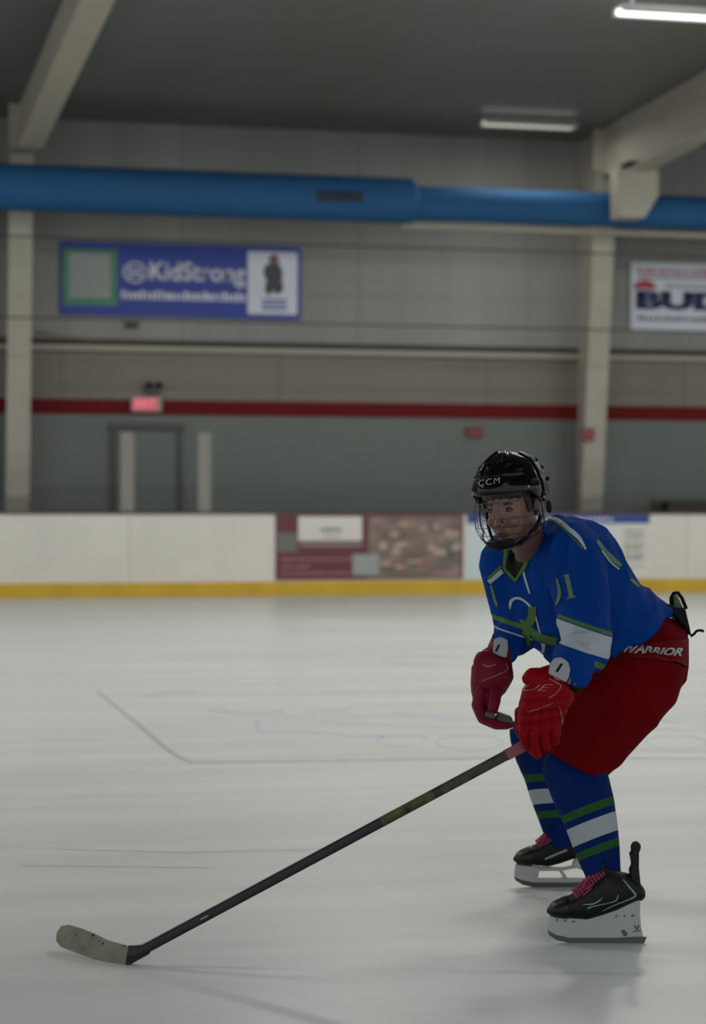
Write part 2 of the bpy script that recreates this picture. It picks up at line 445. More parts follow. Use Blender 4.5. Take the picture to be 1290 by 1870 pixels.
# door in the far wall
x0, x1 = PY(207, 800, YW).x, PY(328, 800, YW).x; zt = PY(268, 777, YW).z
dr = bpy.data.objects.new('door_1', None); dr.location = ((x0+x1)/2, YW, 0); COL.objects.link(dr); dr['kind'] = 'structure'
bpy.context.view_layer.update()
bm = bmesh.new(); box(bm, x0-.03, x0+.04, YW-.08, YW, 0, zt); box(bm, x1-.04, x1+.03, YW-.08, YW, 0, zt); box(bm, x0-.05, x1+.05, YW-.10, YW, zt-.06, zt+.03)
mk('door_frame', bm, 'doorframe', dr, bevel=.006)
bm = bmesh.new(); box(bm, x0+.045, x1-.045, YW-.05, YW, .01, zt-.065); pn = mk('door_panel', bm, 'door', dr, bevel=.004)
bm = bmesh.new(); box(bm, x0+.12, x1-.12, YW-.10, YW-.07, .98, 1.03); box(bm, x0+.13, x0+.17, YW-.08, YW-.05, .97, 1.04); box(bm, x1-.17, x1-.13, YW-.08, YW-.05, .97, 1.04)
mk('push_bar', bm, 'doorframe', pn, bevel=.005)

# ------------------------------------------------------------------ steel frames
def frame(kx, label):
    fx = kx                                             # X of the web
    root = empty('steel_frame', (fx, YW, 0), label, 'steel frame', 'steel roof frames')
    hw = .15
    zk = PY(1165, 300, YW-2.0).z                           # knee height
    c0, c1 = .42, 1.0                                       # column depth at the floor and at the duct
    zd = PY(1100, 415, YW-1).z
    bm = bmesh.new()
    pts = [Vector((fx-.008, YW-.02, 0)), Vector((fx-.008, YW-c0, 0)), Vector((fx-.008, YW-c1, zd)), Vector((fx-.008, YW-c1-.12, zk)), Vector((fx-.008, YW-.02, ztop-.03))]
    prism(bm, pts, Vector((.016, 0, 0))); mk('column_web', bm, 'steel', root)
    bm = bmesh.new()
    P = [(YW-c0, 0), (YW-c1, zd), (YW-c1-.12, zk)]
    for (ya, za), (yb, zb) in zip(P, P[1:]):
        prism(bm, [Vector((fx-hw, ya-.02, za)), Vector((fx+hw, ya-.02, za)), Vector((fx+hw, yb-.02, zb)), Vector((fx-hw, yb-.02, zb))], Vector((0, .02, 0)))
    mk('column_flange', bm, 'steel_light', root)
    # rafter
    dp = .78; ys = YW-.02; ye = YW-17.9
    bm = bmesh.new()
    kn = YW-2.3
    pts = [Vector((fx-.008, ys, ceil_z(ys)-.01)), Vector((fx-.008, ys, zk+.06)), Vector((fx-.008, kn, ceil_z(kn)-dp)), Vector((fx-.008, ye, ceil_z(ye)-dp*.8)), Vector((fx-.008, ye, ceil_z(ye)-.01))]
    prism(bm, [p-X_*.004 for p in pts], Vector((.024, 0, 0))); mk('rafter_web', bm, 'steel', root)
    bm = bmesh.new()
    prism(bm, [Vector((fx-hw, kn, ceil_z(kn)-dp)), Vector((fx+hw, kn, ceil_z(kn)-dp)), Vector((fx+hw, ye, ceil_z(ye)-dp*.8)), Vector((fx-hw, ye, ceil_z(ye)-dp*.8))], Vector((0, 0, -.025)))
    mk('rafter_flange', bm, 'steel_light', root)
    bm = bmesh.new()
    prism(bm, [Vector((fx-hw, kn, ceil_z(kn)-dp)), Vector((fx+hw, kn, ceil_z(kn)-dp)), Vector((fx+hw, YW-c1-.14, zk)), Vector((fx-hw, YW-c1-.14, zk))], Vector((0, -.02, -.02)))
    mk('haunch_plate', bm, 'steel', root)
    bm = bmesh.new(); box(bm, fx-hw, fx-.009, YW-1.0, YW-.98, zk+.05, ceil_z(YW-1)-.02); box(bm, fx+.009, fx+hw, YW-1.0, YW-.98, zk+.05, ceil_z(YW-1)-.02)
    mks('stiffener', bm, 'steel', root)
    return root, zk, kn
fxL = PY(35, 700, YW-.8).x; fxR = PY(1093, 650, YW-.8).x
fL, zk, kn = frame(fxL, 'pale steel roof frame whose column stands left of the blue advertising banner')
fR, zk, kn = frame(fxR, 'pale steel roof frame on the right, its column between the two wall banners')
# grey housing under the right knee
h0 = PY(1130, 306, YW-2.3); h1 = PY(1205, 306, YW-2.3); h2 = PY(1180, 398, YW-2.3); h3 = PY(1132, 398, YW-2.3); h15 = PY(1205, 356, YW-2.3)
bm = bmesh.new(); prism(bm, [h0, h1, h15, h2, h3], Vector((0, .34, 0))); mk('knee_housing', bm, 'steel_light', fR, bevel=.03, seg=3)
bm = bmesh.new(); a = PY(1150, 296, YW-2.32); b = PY(1202, 300, YW-2.32); box(bm, a.x, b.x, YW-2.32, YW-2.0, h0.z+.001, a.z+.02); mk('housing_cap', bm, 'black', fR, bevel=.01)

# ------------------------------------------------------------------ air duct
YD = YW-1.62
def dz(px, py): return PY(px, py, YD).z
top = dz(370, 312); bot = dz(370, 396); r1 = (top-bot)/2; zc = (top+bot)/2
t2 = dz(950, 347); b2 = dz(950, 409); r2 = (t2-b2)/2; zc2 = (t2+b2)/2
xs = PY(752, 365, YD).x
root = empty('air_duct', (xs, YD, zc), 'long blue round ventilation duct running under the eaves, wide at left and narrow at right', 'air duct')
bm = bmesh.new(); loft(bm, [(Vector((XL+.2, YD, zc)), Y_*r1, Z_*r1), (Vector((xs-.12, YD, zc)), Y_*r1, Z_*r1), (Vector((xs-.02, YD, zc)), Y_*r1*1.0, Z_*r1), (Vector((xs+.06, YD, (zc+zc2)/2)), Y_*r2*1.02, Z_*r2*1.02)], 48, cap='flat')
o = mk('wide_section', bm, 'duct', root, smooth=True); e = o.modifiers.new('e', 'EDGE_SPLIT'); e.split_angle = .5
bm = bmesh.new(); loft(bm, [(Vector((xs, YD, zc2)), Y_*r2, Z_*r2), (Vector((XR-.2, YD, zc2)), Y_*r2, Z_*r2)], 48, cap='flat')
o = mk('narrow_section', bm, 'duct', root, smooth=True); e = o.modifiers.new('e', 'EDGE_SPLIT'); e.split_angle = .5
for px in (-60, 292, 400):
    x = PY(px, 350, YD).x; bm = bmesh.new()
    loft(bm, [(Vector((x-.02, YD, zc)), Y_*(r1+.006), Z_*(r1+.006)), (Vector((x+.02, YD, zc)), Y_*(r1+.006), Z_*(r1+.006))], 48, cap='flat'); mk('joint_band', bm, 'duct', root, smooth=True).modifiers.new('e', 'EDGE_SPLIT')
a = PY(578, 347, YD-r1); b = PY(664, 370, YD-r1)
bm = bmesh.new(); n = 10
zz = [a.z+(b.z-a.z)*i/n for i in range(n+1)]
fr = [Vector((a.x, YD-math.sqrt(max(0, (r1+.004)**2-(z-zc)**2)), z)) for z in zz]
for p, q in zip(fr, fr[1:]):
    vs = [bm.verts.new(v) for v in (p, q, q+X_*(b.x-a.x), p+X_*(b.x-a.x))]; bm.faces.new(vs)
bmesh.ops.remove_doubles(bm, verts=bm.verts, dist=1e-5)
g = mk('grille', bm, 'vent', root, solid=.008)
bm = bmesh.new()
for i in range(1, 12):
    x = a.x+(b.x-a.x)*i/12; tube(bm, [p+X_*(x-a.x)-Y_*.008 for p in fr], .006, 6)
mk('grille_bars', bm, 'vent', g)
# pale cable tray right below the duct
bm = bmesh.new(); zt_ = dz(950, 412); box(bm, xs-.1, XR-.2, YD+.15, YD+.3, zt_-.06, zt_); tag(mk('support_rail', bm, 'ledge', bevel=.006), 'pale beige rail running right under the narrow part of the blue duct', 'rail')

# ------------------------------------------------------------------ ceiling lights
def strip_light(c, label, length=1.25, visible='bright'):
    root = empty('strip_light', c, label, 'ceiling light', 'strip lights under the roof')
    L = length/2
    bm = bmesh.new()
    pr = [(-.16, 0), (-.10, .09), (.10, .09), (.16, 0), (.13, 0), (.08, .065), (-.08, .065), (-.13, 0)]
    prism(bm, [Vector((c.x-L, c.y+y, c.z+z)) for y, z in pr], X_*length); mk('housing', bm, 'lampw', root)
    bm = bmesh.new()
    for y in (-.06, .06): tube(bm, [Vector((c.x-L+.02, c.y+y, c.z+.03)), Vector((c.x+L-.02, c.y+y, c.z+.03))], .028, 12)
    mks('lamp_tube', bm, 'lampe' if visible == 'bright' else 'lampdim', root, smooth=True)
    bm = bmesh.new()
    zc_ = ztop+(YW-c.y)*SL if c.y > YW-18 else ztop+18*SL-(YW-18-c.y)*SL
    for x in (-L+.15, L-.15): tube(bm, [Vector((c.x+x, c.y, c.z+.09)), Vector((c.x+x, c.y, zc_))], .006, 6)
    mks('hanger', bm, 'cable', root)
    ld = bpy.data.lights.new('lamp_light', 'AREA'); ld.shape = 'RECTANGLE'; ld.size = length; ld.size_y = .3
    ld.energy = LAMP_W if visible != 'dim' else LAMP_W*.15; ld.color = (1, .985, .95)
    lo = bpy.data.objects.new('lamp_light', ld); lo.location = c-Z_*.02; COL.objects.link(lo); place(lo, root)
    # added up-facing fill above the closed housing, brightens roof and upper wall
    lu = bpy.data.lights.new('fill_uplight', 'AREA'); lu.shape = 'RECTANGLE'; lu.size = length; lu.size_y = .3
    lu.energy = LAMP_W*(.38 if visible != 'dim' else .004); lu.color = (1, .985, .95)
    lo = bpy.data.objects.new('fill_uplight', lu); lo.location = c+Z_*.12; lo.rotation_euler = (PI, 0, 0); COL.objects.link(lo); place(lo, root)
p = on_ceiling(967, 232, .18)
strip_light(p, 'dim strip light under the roof beside the right steel frame', 1.25, 'dim')
p = on_ceiling(1236, 32, .45)
strip_light(p, 'bright white strip light at the top right corner of the picture', (W(1350, 30, (p-CP).dot(CF))-W(1122, 30, (p-CP).dot(CF))).length)
for gx in (-9, -2, 5, 12, 19):
    for gy in (10.5, 15.5, 20.5):
        strip_light(Vector((gx, gy, 6.15)), 'strip light above the picture, %s row from the far boards, %s from left' % ({20.5: 'first', 15.5: 'second', 10.5: 'third'}[gy], {-9: 'first', -2: 'second', 5: 'third', 12: 'fourth', 19: 'fifth'}[gx]), 1.6)

# ------------------------------------------------------------------ banners and wall fittings
YN = YW-.03
a = PY(110, 436, YN); b = PY(549, 587, YN); tl = PY(330, 446, YN).z; bl = PY(330, 580, YN).z
root = empty('banner', (a.x, YN, bl), 'long blue advertising banner with a green framed square, white lettering and a white panel', 'banner')
x0, x1 = a.x, b.x; H = tl-bl; Wd = x1-x0
bm = bmesh.new(); box(bm, x0, x1, YN-.012, YN, bl, tl); mk('banner_sheet', bm, 'banner_blue', root)
Yf = YN-.012
def fx(t): return x0+Wd*t
def fz(t): return bl+H*t
plate('green_panel', fx(.012), fx(.232), fz(.14), fz(.90), Yf, .006, 'greenp', root)
plate('blank_square', fx(.035), fx(.205), fz(.24), fz(.84), Yf-.006, .004, 'greyp', root)
bm = bmesh.new(); tube(bm, [Vector((fx(.305)+.125*math.cos(t*PI/16)*1.2, Yf-.005, fz(.60)+.125*math.sin(t*PI/16))) for t in range(32)], .016, 6, closed=True); mk('logo_ring', bm, 'white', root)
text_wall('logo_letters', 'SS', fx(.272), fx(.338), fz(.53), fz(.67), Yf, 'white', root, bold=.03)
text_wall('banner_title', 'KidStrong', fx(.365), fx(.765), fz(.42), fz(.76), Yf, 'white', root, bold=.03)
blocks('banner_line', fx(.25), fx(.77), fz(.235), fz(.36), Yf, 'white', root, 26, 3)
plate('white_panel', fx(.775), fx(.985), fz(.07), fz(.93), Yf, .006, 'white', root)
bm = bmesh.new()
cx_, cz_ = fx(.885), fz(.62)
ell(bm, Vector((cx_, Yf-.008, cz_+.19)), X_*.07, Y_*.006, Z_*.08, mi=1); ell(bm, Vector((cx_, Yf-.008, cz_)), X_*.12, Y_*.007, Z_*.17); ell(bm, Vector((cx_-.09, Yf-.008, cz_+.03)), X_*.05, Y_*.006, Z_*.10)
ell(bm, Vector((cx_+.05, Yf-.008, cz_-.16)), X_*.08, Y_*.006, Z_*.10); ell(bm, Vector((cx_-.07, Yf-.008, cz_-.18)), X_*.05, Y_*.006, Z_*.10)
mks('figure_print', bm, [mat('figure_dark', '33303c', .5), mat('figure_brown', '6e4a48', .5)], root)
bm = bmesh.new()
for t in (.13, .19, .25): box(bm, fx(.835), fx(.94), Yf-.012, Yf-.006, fz(t), fz(t+.03))
mks('printed_bar', bm, 'banner_blue', root)

a = PY(1152, 478, YN); tl = PY(1220, 480, YN).z; bl = PY(1220, 603, YN).z
x0 = a.x; Wd = (PY(1290, 540, YN).x-x0)*2.4; x1 = x0+Wd; H = tl-bl
root = empty('banner', (a.x, YN, bl), 'white advertising banner with big navy letters cut off by the right edge', 'banner')
bm = bmesh.new(); box(bm, x0, x1, YN-.012, YN, bl, tl); mk('banner_sheet', bm, 'white', root); Yf = YN-.012
blocks('top_line', fx(.04), fx(.96), fz(.82), fz(.91), Yf, 'pinkp', root, 40, 5)
bm = bmesh.new(); box(bm, fx(.04), fx(.96), Yf-.005, Yf, fz(.765), fz(.79)); mk('rule', bm, 'navy', root)
bm = bmesh.new()
prism(bm, [Vector((fx(.07)+.17*math.cos(t)+.02, Yf, fz(.60)+.13*math.sin(t))) for t in [PI*i/12 for i in range(13)]], Vector((0, -.005, 0))); mk('red_mark', bm, 'redp', root)
bm = bmesh.new(); box(bm, fx(.19), fx(.6), Yf-.006, Yf, fz(.64), fz(.67)); mk('small_line', bm, 'greytxt', root)
text_wall('banner_title', 'BUDD', fx(.03), fx(.72), fz(.30), fz(.575), Yf, 'navy', root, bold=.06)
blocks('lower_line', fx(.04), fx(.9), fz(.13), fz(.21), Yf, 'greytxt', root, 34, 9)

a = PY(243, 724, YW-.1); b = PY(288, 752, YW-.1)
root = empty('exit_sign', (a.x, YW-.06, b.z), 'small glowing pink exit sign over the door on the red wall stripe', 'exit sign')
plate('sign_case', a.x-.02, b.x+.06, b.z, a.z, YW-.001, .08, 'greyp', root, .008)
plate('sign_face', a.x+.0, b.x-.0, b.z+.02, a.z-.015, YW-.0812, .006, 'exitw', root)
text_wall('sign_letters', 'EXIT', a.x+.03, b.x-.03, b.z+.045, a.z-.04, YW-.088, 'exitt', root, bold=.02)
a = PY(281, 712, YW-.06)
root = empty('emergency_light', (a.x, YW, a.z-.05), 'dark twin-lamp emergency light on the wall right above the exit sign', 'emergency light')
plate('case', a.x-.11, a.x+.09, a.z-.05, a.z+.05, YW-.001, .07, 'doorframe', root, .01)
for s in (-.07, .06):
    bm = bmesh.new(); loft(bm, [(Vector((a.x+s, YW-.07, a.z+.07)), X_*.035, Z_*.035), (Vector((a.x+s, YW-.13, a.z+.06)), X_*.045, Z_*.045)], 14, cap='flat'); mk('lamp_head', bm, 'black', root)
def small_box(name, px0, py0, px1, py1, Y, m1, m2, label, cat):
    a = PY(px0, py0, Y); b = PY(px1, py1, Y)
    root = empty(name, ((a.x+b.x)/2, Y, b.z), label, cat)
    plate('case', a.x, b.x, b.z, a.z, Y, .05, m1, root, .008)
    plate('front', a.x+.03, b.x-.03, b.z+.03, a.z-(a.z-b.z)*.45, Y-.05, .012, m2, root, .004)
    return root
small_box('fire_alarm', 850, 780, 880, 799, YW-.001, mat('alarm_red', '5a2427', .5), 'redp', 'small dark red alarm box alone on the grey wall left of the right column', 'alarm')
small_box('wall_sign', 1060, 782, 1084, 804, YW-.72, mat('sign_red', '6a3634', .5), 'redp', 'small red sign fixed on the right column under the red stripe', 'sign')
small_box('wall_speaker', 228, 588, 252, 600, YW-.001, 'doorframe', 'black', 'small dark box on the wall under the blue banner', 'speaker')
# two taut cables in front of the wall
for pa, pb, lab in (((0, 424), (1290, 474), 'thin dark cable stretched across the hall, level with the top of the blue banner'), ((0, 573), (1290, 612), 'thin dark cable stretched across the hall just under the banners')):
    A = PY(pa[0], pa[1], YB+.1); B = PY(pb[0], pb[1], YB+.1); zm = (A.z+B.z)/2
    bm = bmesh.new(); pts = [Vector((XL+(XR-XL)*i/20, YB+.1, zm+(A.z-B.z)*(.5-i/20)*0)) for i in range(21)]
    tube(bm, pts, .011, 6); tag(mk('cable', bm, 'cable', smooth=True), lab, 'cable')
# sagging pipe by the left column
bm = bmesh.new(); pts = [PY(x, y, YW-.032) for x, y in ((66, 606), (110, 612), (170, 619), (260, 626), (420, 631), (640, 633), (1020, 636))]
tube(bm, pts, .018, 8); tag(mk('hose', bm, 'ledge', smooth=True), 'thin pale hose sagging along the wall ledge below the blue banner', 'hose')

# ------------------------------------------------------------------ boards and glass
zb = PY(645, 936, YB).z; zk1 = PY(645, 1061, YB).z
root = empty('rink_boards', (PY(645, 1000, YB).x, YB, 0), 'long white boards with yellow kick plate and maroon top rail behind the player', 'rink boards')
bm = bmesh.new(); box(bm, XL, XR, YB, YB+.10, 0, zb-.02); o = mk('board_panel', bm, seams(mat('board_seamed', 'c9c5bb', .35, var=.04, scale=1.5), 'X', 2.44, .012, 'a5a198', .9), root)
bm = bmesh.new(); box(bm, XL, XR, YB-.018, YB-.001, .0, zk1); mk('kick_plate', bm, 'kick', root, bevel=.006)
bm = bmesh.new(); box(bm, XL, XR, YB-.03, YB+.14, zb-.019, zb+.006); mk('top_rail', bm, 'rail', root, bevel=.006)
# maroon advert
a = PY(503, 938, YB); b = PY(846, 1055, YB)
x0, x1 = a.x, b.x; Wd = x1-x0; bl = zk1+.015; tl = zb-.025; H = tl-bl; Yf = YB-.008
ad = mk('maroon_advert', (lambda q: (box(q, x0, x1, YB-.008, YB-.0005, bl, tl), q)[1])(bmesh.new()), 'maroon', root)
plate('white_box', fx(.12), fx(.455), fz(.60), fz(.97), Yf, .004, 'board', ad)
blocks('box_text', fx(.235), fx(.35), fz(.74), fz(.80), Yf-.004, 'greytxt', ad, 6, 2)
blocks('box_text', fx(.25), fx(.34), fz(.66), fz(.69), Yf-.004, 'greytxt', ad, 6, 4)
plate('grey_print', fx(.01), fx(.115), fz(.43), fz(.72), Yf, .004, 'greytxt', ad)
plate('white_rule', fx(.13), fx(.455), fz(.52), fz(.55), Yf, .004, 'greyp', ad)
plate('photo_print', fx(.49), fx(.985), fz(.02), fz(.97), Yf, .004, 'photo', ad)
for t in (.09, .19, .30): blocks('text_line', fx(.03), fx(.4 if t != .19 else .18), fz(t), fz(t+.035), Yf, 'pinkp', ad, 30 if t != .19 else 10, int(t*100))
plate('pale_square', fx(.405), fx(.545), fz(.07), fz(.39), Yf-.004, .004, 'greyp', ad)
bm = bmesh.new(); rnd = random.Random(4)
for i in range(26):
    cx_, cz_ = fx(rnd.uniform(.56, .96)), fz(rnd.uniform(.12, .85)); ell(bm, Vector((cx_, Yf-.005, cz_)), X_*rnd.uniform(.04, .1), Y_*.002, Z_*rnd.uniform(.02, .06), 10, 6, mi=rnd.randrange(3))
mks('printed_patch', bm, [mat('photo_a', 'a48f80', .5), mat('photo_b', '7c5450', .5), mat('photo_c', '5d5c57', .5)], ad)
# blue and white advert
a = PY(853, 938, YB); b = PY(1186, 1055, YB); x0, x1 = a.x, b.x; Wd = x1-x0
ad = mk('blue_advert', (lambda q: (box(q, x0, x1, YB-.008, YB-.0005, bl, tl), q)[1])(bmesh.new()), 'board', root)
plate('blue_band', fx(0), fx(1), fz(.86), fz(1), Yf, .004, 'blueband', ad)
blocks('band_text', fx(.06), fx(.8), fz(.90), fz(.955), Yf-.004, 'white', ad, 30, 6)
plate('pale_picture', fx(.0), fx(.8), fz(0), fz(.85), Yf, .003, 'paleblue', ad)
for i, t in enumerate((.72, .63, .52, .44, .34, .28)): blocks('text_line', fx(.86), fx(.97), fz(t), fz(t+.04), Yf, 'greytxt', ad, 6, i+20)
plate('thin_rule', fx(.86), fx(.97), fz(.17), fz(.185), Yf, .003, 'greytxt', ad)
# glass
zg = PY(373, 790, YB).z
root = empty('rink_glass', (PY(373, 900, YB).x, YB+.06, zb), 'clear acrylic glass with two pale posts standing on top of the boards', 'rink glass')
for px in (232, 373):
    x = PY(px, 850, YB+.06).x; bm = bmesh.new(); box(bm, x-.085, x+.085, YB+.03, YB+.09, zb+.0065, zg); mk('glass_post', bm, 'post', root, bevel=.01)
xx = [PY(p, 850, YB+.06).x for p in (-120, 232, 373, 575, 800, 1010, 1230, 1440)]
for i, (xa, xb) in enumerate(zip(xx, xx[1:])):
    g1 = .09 if i in (1, 2) else .008; g2 = .09 if i in (0, 1) else .008
    bm = bmesh.new(); box(bm, xa+g1, xb-g2, YB+.054, YB+.066, zb+.008, zg); mk('glass_pane', bm, 'glass', root)
a = PY(352, 902, YB+.03)
bm = bmesh.new(); box(bm, a.x-.10, a.x+.06, YB+.02, YB+.05, a.z-.09, a.z+.08); mk('gate_latch', bm, 'doorframe', root, bevel=.015)
# bench behind the boards, right
a = PY(1205, 913, YW-.9); b = PY(1330, 932, YW-.9)
root = empty('bench', (a.x, YW-.9, 0), 'dark brown bench back showing over the boards at the right edge', 'bench')
bm = bmesh.new(); box(bm, a.x, b.x+1.2, YW-.62, YW-.56, b.z-.02, a.z); mk('back_board', bm, 'bench', root, bevel=.01)
bm = bmesh.new(); box(bm, a.x, b.x+1.2, YW-.95, YW-.64, .46, .50); mk('seat_board', bm, 'bench', root, bevel=.01)
for x in (a.x+.15, b.x+1.0):
    bm = bmesh.new(); box(bm, x, x+.06, YW-.68, YW-.63, 0, a.z-.02); box(bm, x, x+.06, YW-.92, YW-.87, 0, .46); mk('leg', bm, 'black', root)

# ------------------------------------------------------------------ paint under the ice
def icepaint(name, items, m, label, z=.0008):
    bm = bmesh.new()
    for pts, wd in items:
        P = [Vector(p) for p in pts]; W_ = wd if isinstance(wd, (list, tuple)) else [wd]*len(P); rows = []
        for i, p in enumerate(P):
            t = (P[min(len(P)-1, i+1)]-P[max(0, i-1)]).normalized(); n_ = Vector((-t.y, t.x))*W_[i]/2
            rows.append((bm.verts.new(G(p.x+n_.x, p.y+n_.y, z)), bm.verts.new(G(p.x-n_.x, p.y-n_.y, z))))
        for a, b in zip(rows, rows[1:]): bm.faces.new((a[0], a[1], b[1], b[0]))
    root = empty(name, rows[0][0].co.copy(), label, 'ice marking')
    mks('stroke', bm, m, root); return root
def oval(cx, cy, rx, ry, wd, a0=0, a1=360, n=28):
    return ([(cx+rx*math.cos(math.radians(a0+(a1-a0)*i/n)), cy+ry*math.sin(math.radians(a0+(a1-a0)*i/n))) for i in range(n+1)], wd)
icepaint('painted_line', [([(178, 1262), (215, 1293), (255, 1325), (295, 1360), (322, 1380), (350, 1392)], [3, 5, 7, 8, 7, 4]), ([(350, 1392), (600, 1390), (930, 1384), (1290, 1385)], [3, 3, 3, 3])], 'linegrey', 'thin grey painted line bending across the ice left of the player')
icepaint('painted_logo', [oval(858, 1356, 62, 13, 4), oval(735, 1352, 48, 10, 3.5, 60, 350), ([(470, 1335), (560, 1336), (640, 1342), (700, 1344)], 5), ([(470, 1315), (470, 1336)], 8), ([(380, 1296), (450, 1302), (520, 1300)], 6),
    ([(720, 1300), (800, 1310), (880, 1312), (920, 1308)], 7), ([(580, 1318), (680, 1322), (800, 1328), (930, 1330)], 3.5), ([(560, 1300), (640, 1296)], 4)], 'logoblue', 'worn pale blue lettering painted in the ice behind the stick')
icepaint('painted_logo', [oval(1235, 1355, 55, 12, 4), ([(1190, 1312), (1290, 1325)], 5), ([(1200, 1330), (1290, 1334)], 4), ([(1170, 1368), (1290, 1372)], 3)], 'logoblue', 'worn pale blue lettering painted in the ice right of the player')
icepaint('skate_mark', [oval(775, 1206, 75, 8, 2.5, 170, 350), ([(690, 1212), (800, 1213)], 2), ([(260, 1272), (310, 1264), (360, 1262)], 2.5), ([(100, 1550), (330, 1556), (600, 1550)], 1.5), ([(40, 1580), (380, 1584)], 1.5), ([(560, 1125), (840, 1127)], 2.5), ([(520, 1155), (700, 1150)], 2)], 'linefaint', 'faint curved skate scratches spread over the ice')

# ================================================================== PLAYER
gp = G(1090, 1722)
base = Vector((gp.x, gp.y, 0))
PL = empty('hockey_player', base, 'person in blue jersey, red pants and black caged helmet crouching on skates, holding a stick', 'person')

# ---- head frame
HC = W(932, 905, 6.78)
ha = math.radians(32)
HF = (CR*(-math.sin(ha)) - CF*math.cos(ha)*1.0 - CU*.10).normalized()
HU = (CU - CR*.07); HU = (HU - HF*HU.dot(HF)).normalized()
HL = HU.cross(HF).normalized()
if HL.dot(CR) < 0: HL = -HL
def H_(f, l, u): return HC + HF*f + HL*l + HU*u

# ---- body (one continuous surface under the clothes)
bm = bmesh.new()
ell(bm, H_(-.010, 0, .0), HF*.094, HL*.074, HU*.085)
ell(bm, H_(.022, 0, -.045), HF*.064, HL*.063, HU*.072)
loft(bm, [(H_(.018, 0, -.05), HF*.060, HL*.062), (H_(.026, 0, -.10), HF*.052, HL*.052), (H_(.036, 0, -.137), HF*.032, HL*.030)], 20)
ell(bm, H_(.073, 0, -.022), HF*.012, HL*.042, HU*.008)                 # brow
ell(bm, H_(.066, .036, -.075), HF*.016, HL*.018, HU*.017); ell(bm, H_(.066, -.036, -.075), HF*.016, HL*.018, HU*.017)   # cheeks
loft(bm, [(H_(.080, 0, -.034), HF*.006, HL*.007), (H_(.094, 0, -.066), HF*.008, HL*.009), (H_(.101, 0, -.078), HF*.010, HL*.012)], 12)
for s in (-1, 1): ell(bm, H_(.088, .012*s, -.083), HF*.010, HL*.008, HU*.007)
ell(bm, H_(.078, 0, -.106), HF*.013, HL*.023, HU*.008); ell(bm, H_(.076, 0, -.117), HF*.012, HL*.019, HU*.008)
ell(bm, H_(.064, 0, -.143), HF*.018, HL*.020, HU*.015)
for s in (-1, 1): loft(bm, [(H_(-.02, .076*s, -.03), HF*.016, HU*.026), (H_(-.024, .088*s, -.03), HF*.014, HU*.026)], 12)
neck0, neck1 = H_(-.025, 0, -.08), W(984, 1010, 7.02)
limb(bm, [(neck0, .060), (W(964, 990, 6.92), .056), (neck1, .058)])
shN, shF = W(1047, 1012, 6.86), W(925, 1035, 7.16)
limb(bm, [(neck1, .08), (W(1040, 1075, 7.04), .13), (W(1105, 1135, 7.08), .125), (W(1165, 1180, 7.12), .12)])
limb(bm, [(shF+(shN-shF)*.1, .065), (shN+(shF-shN)*.1, .065)])
limb(bm, [(shN, .055), (W(1074, 1172, 6.70), .045), (W(1015, 1240, 6.55), .032), (W(992, 1285, 6.55), .036)])
limb(bm, [(shF, .055), (W(950, 1155, 7.10), .045), (W(915, 1205, 6.98), .032), (W(895, 1250, 6.95), .036)])
limb(bm, [(W(1180, 1195, 7.02), .09), (W(1056, 1385, 6.82), .05), (W(1080, 1480, 6.74), .055), (W(1112, 1610, 6.70), .036), (W(1098, 1645, 6.70), .034)])
limb(bm, [(W(1155, 1200, 7.25), .09), (W(975, 1345, 7.42), .06), (W(1000, 1430, 7.5), .052), (W(1030, 1530, 7.6), .036), (W(1015, 1560, 7.6), .034)])
bm = blob(bm, .0042, 5)
body = mk('body', bm, 'skin', PL, smooth=True)
# finer face features
for s in (-1, 1):
    bm = bmesh.new(); c = H_(.0725, .031*s, -.039); ell(bm, c, HF*.0095, HL*.0130, HU*.0058, 16, 10)
    e = mk('eye', bm, 'eyew', body, smooth=True)
    bm = bmesh.new(); g_ = H_(.0795, .031*s-.003, -.0392); ell(bm, g_, HF*.0034, HL*.0062, HU*.0054, 14, 8); mk('iris', bm, 'iris', e, smooth=True) if False else mk('iris', bm, 'iris', body, smooth=True)
    bm = bmesh.new(); tube(bm, [H_(.0815-.005*abs(t-.7)**1.5, s*(.013+.017*t), -.0225+.0025*math.sin(t*1.6)+.0006*t) for t in (0, .5, 1, 1.5, 2)], [.002, .0036, .0038, .003, .001], 8); mk('eyebrow', bm, 'hair', body, smooth=True)
    bm = bmesh.new(); tube(bm, [H_(.0820-.006*abs(t-1)**1.5, s*(.018+.0135*t), -.0350+.0026*math.sin(t*1.57)) for t in (0, .5, 1, 1.5, 2)], .0013, 6); mk('eyelid', bm, 'hair', body, smooth=True)
bm = bmesh.new()
for dz_, rr_ in ((-.107, .0048), (-.1155, .0055)):
    tube(bm, [H_(.0875-.010*(t*t), .024*t, dz_-.001*abs(t)) for t in (-1, -.5, 0, .5, 1)], [.0012, rr_*.8, rr_, rr_*.8, .0012], 10)
mk('lips', bm, 'lips', body, smooth=True)
bm = bmesh.new()
for s in (-1, 1):
    ell(bm, H_(-.012, s*.070, -.002), HF*.05, HL*.012, HU*.045); ell(bm, H_(.012, s*.069, -.028), HF*.012, HL*.006, HU*.028)
ell(bm, H_(-.07, 0, -.04), HF*.04, HL*.06, HU*.05)
for i in range(15):
    l = -.063+.009*i; ell(bm, H_(.078-l*l*6.5, l, .010+.003*math.sin(i*2.1)), HF*.009, HL*.008, HU*.018+HL*.003)
bm = blob(bm, .004, 2); mk('hair', bm, 'hair', body, smooth=True)

